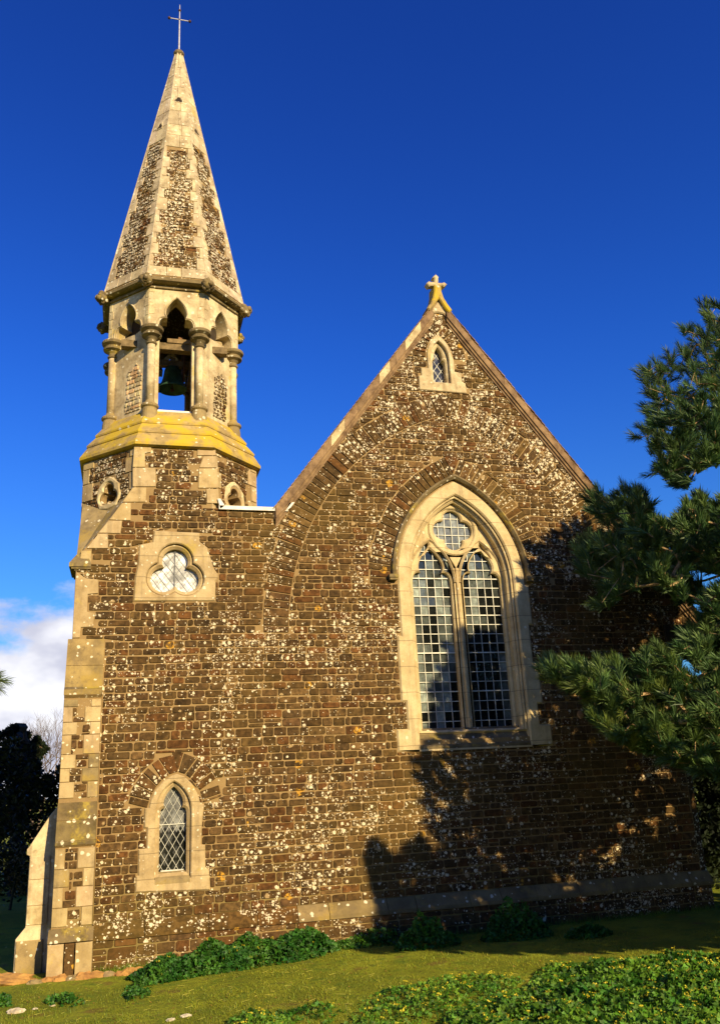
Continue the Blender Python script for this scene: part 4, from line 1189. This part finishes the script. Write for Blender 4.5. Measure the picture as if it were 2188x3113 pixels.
# ------------------------------------------------------------------ pines
def shoot(mb, p, d, L=.15, n=80, slen=.13, wid=.0042, col=(1, 1, 1), rr=R):
    """one brush of needles round a shoot"""
    d = d.normalized(); a = d.orthogonal().normalized(); b_ = d.cross(a)
    for i in range(n):
        t = rr.random(); ph = rr.uniform(0, 6.283); sp_ = rr.uniform(.35, 1.0) * (1.15 - t * .7)
        o = p + d * (t - .55) * slen
        nd = (d + (a * math.cos(ph) + b_ * math.sin(ph)) * sp_ + Vector((0, 0, .10))).normalized()
        l = L * rr.uniform(.75, 1.1); s = nd.orthogonal().normalized()
        s = (s * math.cos(ph * 3) + nd.cross(s) * math.sin(ph * 3)) * wid * .5
        v = rr.uniform(.65, 1.35); c = (col[0] * v, col[1] * v, col[2] * v)
        m = o + nd * l * .6 + Vector((0, 0, .006))
        mb.add([o - s, o + s, m + s * .9, m - s * .9, o + nd * l + Vector((0, 0, -.004))], [(0, 1, 2, 3), (3, 2, 4)], 0, c)
def grow(mb, trunk, tips, r0=.0045, pw=.46, sag=.10, mi=0, n=5):
    """branches joining every tip to the trunk; returns shoot directions"""
    nodes = [(Vector(p), -1) for p in trunk]
    par = [i - 1 for i in range(len(nodes))]
    P = [Vector(p) for p in trunk]; tr = len(P); cnt = [0] * tr; dirs = {}
    ax = lambda z: min(P[:tr], key=lambda q_: abs(q_.z - z))
    order = sorted(range(len(tips)), key=lambda i: (Vector(tips[i]) - ax(tips[i][2])).length)
    chains = []
    for i in order:
        t = Vector(tips[i]); best = None; bd = 1e9; base = ax(t.z)
        rt = (t - base).length
        for j, q_ in enumerate(P):
            d = (q_ - t).length
            if j >= tr:
                rj = (q_ - base).length
                if rj > rt: d += (rj - rt) * 2
            else: d = d * 1.15 + abs(q_.z - (t.z - .25)) * .4
            if d < bd and d > .04: bd = d; best = j
        s = P[best]; k = max(1, int((t - s).length / .28)); prev = best; ch = [best]
        for a in range(1, k + 1):
            f = a / k; q_ = s.lerp(t, f) + Vector((0, 0, -sag * (t - s).length * math.sin(math.pi * f))) 
            if a < k: q_ += Vector((R.uniform(-.02, .02), R.uniform(-.02, .02), R.uniform(-.02, .02)))
            P.append(q_); par.append(prev); cnt.append(0); prev = len(P) - 1; ch.append(prev)
        chains.append(ch); dirs[i] = (P[ch[-1]] - P[ch[-2]]).normalized()
        j = prev
        while j >= 0: cnt[j] += 1; j = par[j]
    for ch in chains:
        mb.tube([P[j] for j in ch], [r0 * max(1, cnt[j] if q_ else min(cnt[ch[min(1, len(ch) - 1)]], cnt[j])) ** pw for q_, j in enumerate(ch)], n, mi, (R.uniform(.75, 1.2),) * 3, False)
    return dirs, P[:tr]
pine = empty('pine_tree', (9.1, -1.25, -.95)); tag(pine, 'large green pine with long needle brushes overhanging the right half of the church front', 'tree')
FOL = [[(2260, 900), (2120, 925), (2128, 985), (2062, 995), (2080, 1055), (2015, 1075), (1995, 1100), (1935, 1125), (1930, 1165), (1965, 1200), (1955, 1240), (1965, 1290), (1905, 1325), (1915, 1350), (1965, 1380), (1995, 1405), (1940, 1425), (1955, 1445), (2030, 1470), (2060, 1500), (2095, 1485), (2120, 1440), (2260, 1400)],
       [(1765, 1480), (1795, 1445), (1830, 1460), (1845, 1520), (1875, 1485), (1930, 1480), (1975, 1490), (1985, 1560), (2045, 1600), (2085, 1540), (2120, 1500), (2160, 1530), (2300, 1500), (2300, 1660), (2150, 1650), (2050, 1680), (1960, 1660), (1900, 1620), (1830, 1600), (1770, 1540)],
       [(1740, 1660), (1770, 1630), (1850, 1625), (1930, 1650), (2040, 1690), (2060, 1760), (1960, 1780), (1880, 1830), (1830, 1860), (1800, 1850), (1830, 1780), (1760, 1760)],
       [(1625, 2040), (1640, 2005), (1710, 2010), (1760, 2015), (1800, 2035), (1850, 2010), (1890, 2025), (1930, 2020), (1990, 1975), (2030, 1970), (2060, 2010), (2110, 2070), (2260, 2030), (2300, 2420), (2170, 2370), (2080, 2350), (2000, 2310), (1900, 2270), (1840, 2240), (1790, 2200), (1790, 2150), (1730, 2110), (1700, 2085), (1660, 2080)],
       [(2105, 1850), (2160, 1790), (2300, 1750), (2300, 2010), (2180, 2030), (2130, 1960)],
       [(1985, 1650), (2070, 1600), (2260, 1560), (2260, 1745), (2120, 1750), (2060, 1720)],
       [(1870, 1600), (1990, 1630), (2080, 1720), (2150, 1785), (2110, 1850), (2000, 1800), (1900, 1760), (1850, 1680)],
       [(2050, 2000), (2070, 1930), (2130, 1900), (2200, 1900), (2280, 2040), (2150, 2060)]]
FB = [bbox(P) for P in FOL]
def fol_ok(px, py, m=0):
    for P, bb in zip(FOL, FB):
        if bb[0] < px < bb[2] and bb[1] < py < bb[3] and sd_poly((px, py), P) < -m: return True
    return False
tips = []; kinds = []
def far_enough(p, d):
    for q_ in tips:
        if (q_ - p).length_squared < d * d: return False
    return True
TRX, TRY = 9.1, -1.25
def crown_r(z): return 4.6 * max(.08, 1 - max(0, z - 2.0) / 9.5) if z > -.2 else 2.5
PP = random.Random(21)
n_vis = 0; tries = 0
dr = [(-1.6, -.2), (-1.5, -.2), (-1.6, -.3), (-2.9, -1.1), (-1.6, -.3), (-1.6, -.3), (-1.3, -.3), (-1.8, -.5)]
for fi, P in enumerate(FOL):
    bb = FB[fi]; tgt = int(abs(area(P)) / (330 if fi != 3 else 330)); got = 0
    for _ in range(tgt * 25):
        if got >= tgt: break
        px, py = PP.uniform(bb[0], bb[2]), PP.uniform(bb[1], bb[3])
        if sd_poly((px, py), P) > -8: continue
        y = PP.uniform(*dr[fi]); p = onY(px, py, y)
        if not shade_ok(p, .03): continue
        if not far_enough(p, .075): continue
        tips.append(p); kinds.append(fi); got += 1
nv_ = len(tips)
def clear_of_church(p):
    if p.y > 1.6 or (p.x < NR + .25 and p.y > -.3): return False
    return not (p.x < NR + 4.1 and p.y > -.2 and 3 < p.z < gz(p.x) + .4)
for _ in range(9000):
    if len(tips) > nv_ + 420: break
    z = PP.uniform(.3, 9.5); r = 3.0 * (1 - z / 13) * math.sqrt(PP.random()); a = PP.uniform(0, 6.283)
    p = Vector((TRX + r * math.cos(a), TRY + r * math.sin(a), z))
    if not clear_of_church(p): continue
    px, py = proj(p)
    if 0 < px < 2225 and 0 < py < 3200 and not fol_ok(px, py, 5): continue
    if 0 < px < 2225 and PP.random() < .5: continue
    if not shade_ok(p, .05) or not far_enough(p, .2) or (p.y < TRY and PP.random() < .6): continue
    tips.append(p); kinds.append(9)
vis_h = {}
for i in range(nv_):
    p = tips[i]; kx, kz = p.x + KX * p.y, p.z + TZr * p.y
    vis_h.setdefault((int(kx * 4), int(kz * 4)), []).append((kx, kz, p.y))
def shades_visible(p):
    kx, kz = p.x + KX * p.y, p.z + TZr * p.y; cx_, cz_ = int(kx * 4), int(kz * 4)
    for a in (-1, 0, 1):
        for b in (-1, 0, 1):
            for q_ in vis_h.get((cx_ + a, cz_ + b), ()):
                if (q_[0] - kx) ** 2 + (q_[1] - kz) ** 2 < .035 and q_[2] > p.y: return True
    return False
# crown of the second pine, just outside the picture, found by looking from the shaded wall towards the sun
tips2 = []
sb = bbox(SHP); cells = []
x = sb[0]
while x < 8.4:
    z = -.9
    while z < 4.6: cells.append((x, z)); z += .17
    x += .17
gcells = [(x_, y_) for x_ in [2.4 + .2 * i for i in range(38)] for y_ in [-.2 - .2 * j for j in range(13)] if y_ > ground_edge(x_) + .1] * 2
for c_ in cells * 4:
    for t_ in range(14):
        d = PP.uniform(1.0, 7.0); X = c_[0] + PP.uniform(-.09, .09); Z = c_[1] + PP.uniform(-.09, .09)
        if sd_poly((X, Z), SHP) > -.07: break
        p = Vector((X + KX * d, -d, Z + TZr * d)); px, py = proj(p)
        if p.z < .1 or (px < 2260 and not fol_ok(px, py, 12)): continue
        if px < 2260 and d > 3.0: continue
        if px < 2260: tips.append(p); kinds.append(9)
        elif shades_visible(p): continue
        else: tips2.append(p)
        break
for c_ in gcells:
    for t_ in range(8):
        d = PP.uniform(1.5, 6.0); p = Vector((c_[0] + KX * d, c_[1] - d, -.93 + TZr * d))
        px, py = proj(p)
        if px < 2260: continue
        tips2.append(p); break
print('TIPS', nv_, len(tips), len(tips2), [kinds.count(i) for i in range(5)])
br = MB()
trunk = [Vector((TRX + .06 * math.sin(z * .7), TRY + .05 * math.cos(z), z)) for z in [-1.0 + .5 * i for i in range(22)]]
dirs, _ = grow(br, trunk, tips)
br.tube(trunk, [.20 * (1 - (i / 22)) ** .8 + .015 for i in range(22)], 12)
fo = MB(); low = (1.15, 1.15, .75); hi = (.80, 1.0, 1.05)
for i, p in enumerate(tips):
    d = dirs[i] * .7 + Vector((-.25, -.25, .6)) + Vector((PP.uniform(-.5, .5), PP.uniform(-.5, .5), PP.uniform(-.2, .3)))
    c = low if kinds[i] == 3 else hi; u_ = PP.uniform(.75, 1.25); c = (c[0] * u_ * PP.uniform(.85, 1.15), c[1] * u_, c[2] * u_)
    vis = kinds[i] != 9
    shoot(fo, p, d, .175 if vis else .17, 80 if vis else 90, .20, .0056 if vis else .010, c, PP)
def inv_parent(o, p): o.matrix_parent_inverse = Matrix.Translation(-Vector(p.location))
inv_parent(br.build('trunk', [BARK], pine), pine); inv_parent(fo.build('foliage', [NEEDLE], pine), pine)
pine2 = empty('pine_tree', (9.3, -5.0, -.95)); tag(pine2, 'pine standing outside the right edge of the picture nearer the camera, shading the wall', 'tree')
b1 = MB(); trk = [Vector((9.3 + .1 * math.sin(z * .8), -5.0, z)) for z in [-1.0 + .5 * i for i in range(15)]]
dd, _ = grow(b1, trk, tips2); b1.tube(trk, [.18 * (1 - i / 15.5) + .01 for i in range(15)], 10); b2 = MB()
for i, p in enumerate(tips2): shoot(b2, p, dd[i] * .6 + Vector((0, 0, .6)), .18, 100, .18, .014, hi, PP)
inv_parent(b1.build('trunk', [BARK], pine2), pine2); inv_parent(b2.build('foliage', [NEEDLE], pine2), pine2)
# thick lit limbs at the lower right, and cones
for pts in ([(2300, 2005, -2.4), (2215, 2030, -2.35), (2140, 2045, -2.3), (2110, 2070, -2.25), (2060, 2095, -2.2)], [(2112, 2071, -2.26), (2090, 2055, -2.2), (2068, 2040, -2.15)], [(2240, 2090, -2.3), (2160, 2150, -2.3), (2120, 2165, -2.25)], [(1843, 1702, -.8), (1880, 1712, -.85), (1912, 1724, -.9), (1980, 1745, -1.0)], [(1795, 1745, -.7), (1815, 1755, -.75), (1850, 1757, -.8), (1900, 1740, -.9)], [(2270, 1700, -1.2), (2200, 1745, -1.15), (2140, 1765, -1.1), (2080, 1772, -1.0)], [(2270, 1795, -1.2), (2180, 1820, -1.1), (2120, 1835, -1.05), (2090, 1830, -1.0)], [(2290, 2200, -2.4), (2180, 2240, -2.4), (2150, 2300, -2.35), (2160, 2340, -2.3)]):
    lm = MB(); P = [onY(*q_) for q_ in pts]; lm.tube(P, [.026 - .014 * i / (len(P) - 1) if pts[0][0] > 2100 else .012 for i in range(len(P))], 6, 0, (1.25, 1.15, .95))
    inv_parent(lm.build('limb', [BARK], pine), pine)
for (a, b_, y) in ((1876, 2170, -2.0), (1935, 2172, -2.0), (2060, 2050, -2.1), (2052, 2005, -2.1), (1815, 2138, -1.9), (2093, 2105, -2.3), (2160, 2190, -2.35), (1945, 1600, -.8), (2112, 1525, -1.0), (1763, 2172, -1.8)):
    p = onY(a, b_, y); mb = MB()
    for j in range(9):
        for k in range(8):
            f = j / 8; r = .034 * math.sin(math.pi * (f * .8 + .12)); an = 2 * math.pi * (k / 8 + j * .31)
            c = p + Vector((r * math.cos(an), r * math.sin(an), .04 - .085 * f)); mb.blob(c, .0095, j + k, rough=.2, nu=6, nv=4, col=(PP.uniform(.6, 1.5),) * 3)
    inv_parent(mb.build('pine_cone', [CONE], pine), pine)
# left pine: one spray reaches into the picture
lp_ = onY(-190, 2700, -3.0)
lpine = empty('pine_tree', (lp_.x - .5, lp_.y, -.93)); tag(lpine, 'pine whose single needle spray pokes in at the left edge of the picture', 'tree')
tr = [Vector((lp_.x - .5, lp_.y, -1.0 + .4 * i)) for i in range(12)]
tp = []
while len(tp) < 60:
    p = Vector((lp_.x - .5 + PP.gauss(0, .45), lp_.y + PP.gauss(0, .5), PP.uniform(1.0, 4.2))); a, b_ = proj(p)
    if a < -70: tp.append(p)
tp += [onY(-6, 2068, -3.0), onY(-30, 2060, -3.05), onY(-22, 2085, -2.95)]
b1 = MB(); dd, _ = grow(b1, tr, tp); b1.tube(tr, [.10 * (1 - i / 13) + .01 for i in range(12)], 10); b2 = MB()
for i, p in enumerate(tp): shoot(b2, p, dd[i] * .5 + Vector((.5 if i >= 60 else 0, 0, .4 if i < 60 else .0)), .13, 90, .13, .0045, (1.1, 1.1, .9), PP)
inv_parent(b1.build('trunk', [BARK], lpine), lpine); inv_parent(b2.build('foliage', [NEEDLE], lpine), lpine)

# ------------------------------------------------------------------ far trees at the left
def crown_tree(name, label, base, blobs, mat, leafn, leafs, trunk_r, group=None):
    """blobs: (centre, radius)"""
    o = empty(name, base); tag(o, label, 'tree', group)
    mb = MB(); tips_ = [b_[0] for b_ in blobs]; zt = max(b_[0].z for b_ in blobs)
    tr = [Vector((base[0] + .1 * math.sin(i), base[1], base[2] + (zt - base[2]) * i / 9)) for i in range(10)]
    grow(mb, tr, tips_, trunk_r * .25, .5, .02); mb.tube(tr, [trunk_r * (1 - i / 11) for i in range(10)], 8)
    inv_parent(mb.build('trunk', [BARKD], o), o)
    mb = MB()
    for c, r in blobs:
        for _ in range(leafn):
            d = Vector((PP.gauss(0, 1), PP.gauss(0, 1), PP.gauss(0, 1))).normalized() * r * PP.random() ** .4
            n_ = Vector((PP.gauss(0, 1), PP.gauss(0, 1), PP.gauss(0, 1))).normalized(); v = PP.uniform(.5, 1.5)
            leaf(mb, c + d, n_, n_.orthogonal().normalized(), leafs * PP.uniform(.6, 1.3), leafs * .3, 0, (v, v, v))
    inv_parent(mb.build('crown', [mat], o), o); return o
YB = 12.0
pb = []
for (a, b_, r) in ((25, 2260, 34), (60, 2250, 26), (5, 2330, 50), (60, 2310, 38), (108, 2265, 22), (115, 2290, 22), (100, 2330, 22), (20, 2400, 55), (70, 2420, 36), (-60, 2330, 60), (-70, 2430, 70), (10, 2480, 50), (60, 2490, 40), (-40, 2560, 60), (95, 2440, 20), (35, 2225, 16), (90, 2390, 22)):
    c = onY(a, b_, YB + PP.uniform(-.6, .6)); pb.append((c, r * .88 * 23.5 / FPX)); pb += [(c + Vector((PP.uniform(-1, 1), PP.uniform(-.5, .5), PP.uniform(-.6, 1))).normalized() * r * .9 * 23.5 / FPX, r * .38 * 23.5 / FPX) for _ in range(3)]
bs = onY(30, 2800, YB)
crown_tree('evergreen_tree', 'dark evergreen with a clumpy crown behind the left edge of the tower', (bs.x, YB, -.95), pb, DARKLEAF, 330, .09, .22)
# bare tree
def bare_tree():
    base = onY(120, 2790, 15.0); base.z = -.95
    o = empty('bare_tree', base); tag(o, 'leafless grey tree with fine twigs between the dark evergreen and the tower', 'tree'); mb = MB()
    rr = random.Random(5)
    def rec(p, d, L, r, lv):
        k = 3; pts = [p]; q_ = p.copy(); dd = d.copy()
        for i in range(k):
            dd = (dd + Vector((rr.gauss(0, .10), rr.gauss(0, .10), rr.gauss(0, .06) + .04))).normalized(); q_ = q_ + dd * L / k; pts.append(q_.copy())
        mb.tube(pts, [r, r * .88, r * .76, r * .64], 5 if lv < 2 else 4, 0, (1, 1, 1), False)
        if lv == 7: return
        for _ in range(3 if lv > 1 else 3):
            nd = (dd + Vector((rr.gauss(0, .42), rr.gauss(0, .42), rr.gauss(0, .25) + .08))).normalized(); rec(pts[rr.choice([2, 3, 3])], nd, L * rr.uniform(.68, .86), r * .58, lv + 1)
    rec(Vector(base), Vector((.05, 0, 1)), 1.02, .10, 0)
    inv_parent(mb.build('trunk', [TWIG], o), o)
bare_tree()
# dry weeping shrub and dark hedge
pb = []
for (a, b_, r) in ((20, 2600, 45), (60, 2640, 42), (-30, 2620, 50), (30, 2680, 50), (70, 2700, 34)):
    pb.append((onY(a, b_, 9.5 + PP.uniform(-.4, .4)), r * 21 / FPX))
bs = onY(20, 2800, 9.5)
crown_tree('dry_shrub', 'yellowish dry leaved shrub under the dark evergreen at the left edge', (bs.x, 9.5, -.95), pb, WILLOW, 700, .06, .06)
mb = MB()
for i in range(22000):
    x = R.uniform(-9, -1.35); y = 6.5 + R.uniform(-.5, .5); z = -.95 + 2.75 * (1 + .35 * noise.noise(Vector((x * 1.3, 0, 0)))) * math.sqrt(R.random())
    n_ = rn(0); v = R.uniform(.5, 1.4); leaf(mb, Vector((x, y, z)), n_, n_.orthogonal().normalized(), .10, .035, 0, (v, v, v))
for x in [-9 + .5 * i for i in range(15)]: mb.tube([(x, 6.5, -1), (x + .1, 6.5, -.1)], [.03, .015], 5, 0, (1, 1, 1), False)
tag(mb.build('hedge', [DARKLEAF]), 'low dark hedge behind the left side of the tower foot', 'hedge')

# dark shrub beyond the south corner, and a belt of trees behind the viewer that the windows mirror
pb = [(Vector((8.5 + PP.uniform(-.4, 3.2), 1.9 + PP.uniform(-.5, .9), PP.uniform(-.8, 1.75))), PP.uniform(.35, .6)) for _ in range(60)]
crown_tree('evergreen_shrub', 'nearly black evergreen shrub beyond the far right corner of the church', (9.2, 2.6, -.95), pb, DARKLEAF, 420, .12, .06)
mb = MB()
for i in range(26000):
    x = PP.uniform(-30, 75); y = -62 + PP.uniform(-2, 2); top = 17.5 + 3.2 * noise.noise(Vector((x * .13, 0, 2))) + 1.8 * noise.noise(Vector((x * .5, 5, 2)))
    z = -.95 + top * PP.random() ** .7; n_ = rn(0); v = PP.uniform(.5, 1.5); leaf(mb, Vector((x, y, z)), n_, n_.orthogonal().normalized(), 1.1, .45, 0, (v, v, v))
for x in range(-30, 75, 5): mb.tube([(x, -62, -1), (x + .4, -62, 11)], [.4, .15], 6, 0, (1, 1, 1), False)
tag(mb.build('tree_belt', [DARKLEAF]), 'dark belt of trees far behind the viewer, mirrored in the windows', 'trees', kind='stuff')

# ------------------------------------------------------------------ light and sky
sun = bpy.data.lights.new('sun', 'SUN'); so = bpy.data.objects.new('sun', sun); COL.objects.link(so)
sdir = Vector((KX, -1, TZr)).normalized()
so.rotation_euler = sdir.to_track_quat('Z', 'Y').to_euler(); so.location = (10, -20, 15)
sun.energy = 5.0; sun.angle = rad(.5); sun.color = (1.0, .79, .47)
w = bpy.data.worlds.new('World'); sc.world = w; w.use_nodes = True
g = NT(w); bg = g.n['Background']
sky = g('ShaderNodeTexSky', sky_type='NISHITA'); sky.sun_disc = False
sky.sun_elevation = math.asin(sdir.z); sky.sun_rotation = math.atan2(sdir.x, sdir.y)
sky.air_density = 1.0; sky.dust_density = .3; sky.ozone_density = 2.5
tc = g('ShaderNodeTexCoord'); nrm = g('ShaderNodeVectorMath', operation='NORMALIZE'); g.set(nrm.inputs[0], tc.outputs['Generated'])
sep = g('ShaderNodeSeparateXYZ'); g.set(sep.inputs[0], nrm.outputs[0])
skc = g.mix(1.0, sky.outputs[0], g.mix(g.ramp(sep.outputs[2], .05, .5), (.50, 1.12, 1.75), (.25, .96, 2.5)), 'MULTIPLY')
skc = g.mix(g.ramp(sep.outputs[2], .15, .80), skc, g.mix(1.0, skc, (.60, .56, .74), 'MULTIPLY')); gm = g('ShaderNodeGamma'); g.set(gm.inputs[0], skc); gm.inputs[1].default_value = 1.0
# clouds low in the north-west
mp = g('ShaderNodeMapping'); g.set(mp.inputs['Vector'], nrm.outputs[0]); mp.inputs['Scale'].default_value = (1, 1, 1.7)
cn = g.noise(mp.outputs[0], 6.5, 8, .55)
cn2 = g.noise(mp.outputs[0], 20, 6, .6)
az = g('ShaderNodeMath', operation='ARCTAN2'); g.set(az.inputs[0], sep.outputs[0]); g.set(az.inputs[1], sep.outputs[1])
lowm = g.ramp(sep.outputs[2], .27, .13); lef = g.ramp(az.outputs[0], .14, -.05)
dens = g.math('ADD', g.math('ADD', g.math('MULTIPLY', lowm, .46), cn), g.math('MULTIPLY', cn2, .12))
cm = g.math('MULTIPLY', g.math('MULTIPLY', g.ramp(dens, .74, .90), lef), g.ramp(sep.outputs[2], .33, .24))
shade = g.ramp(g.noise(mp.outputs[0], 9, 4), .35, .7)
cc = g.mix(shade, (7.5, 7.7, 9.4), (13.5, 13.5, 14))
out = g.mix(cm, gm.outputs[0], cc)
g.set(bg.inputs['Color'], out); bg.inputs['Strength'].default_value = .053
sc.view_settings.view_transform = 'Standard'; sc.view_settings.look = 'None'; sc.view_settings.gamma = 1; sc.view_settings.exposure = .66
sc.render.engine = 'CYCLES'
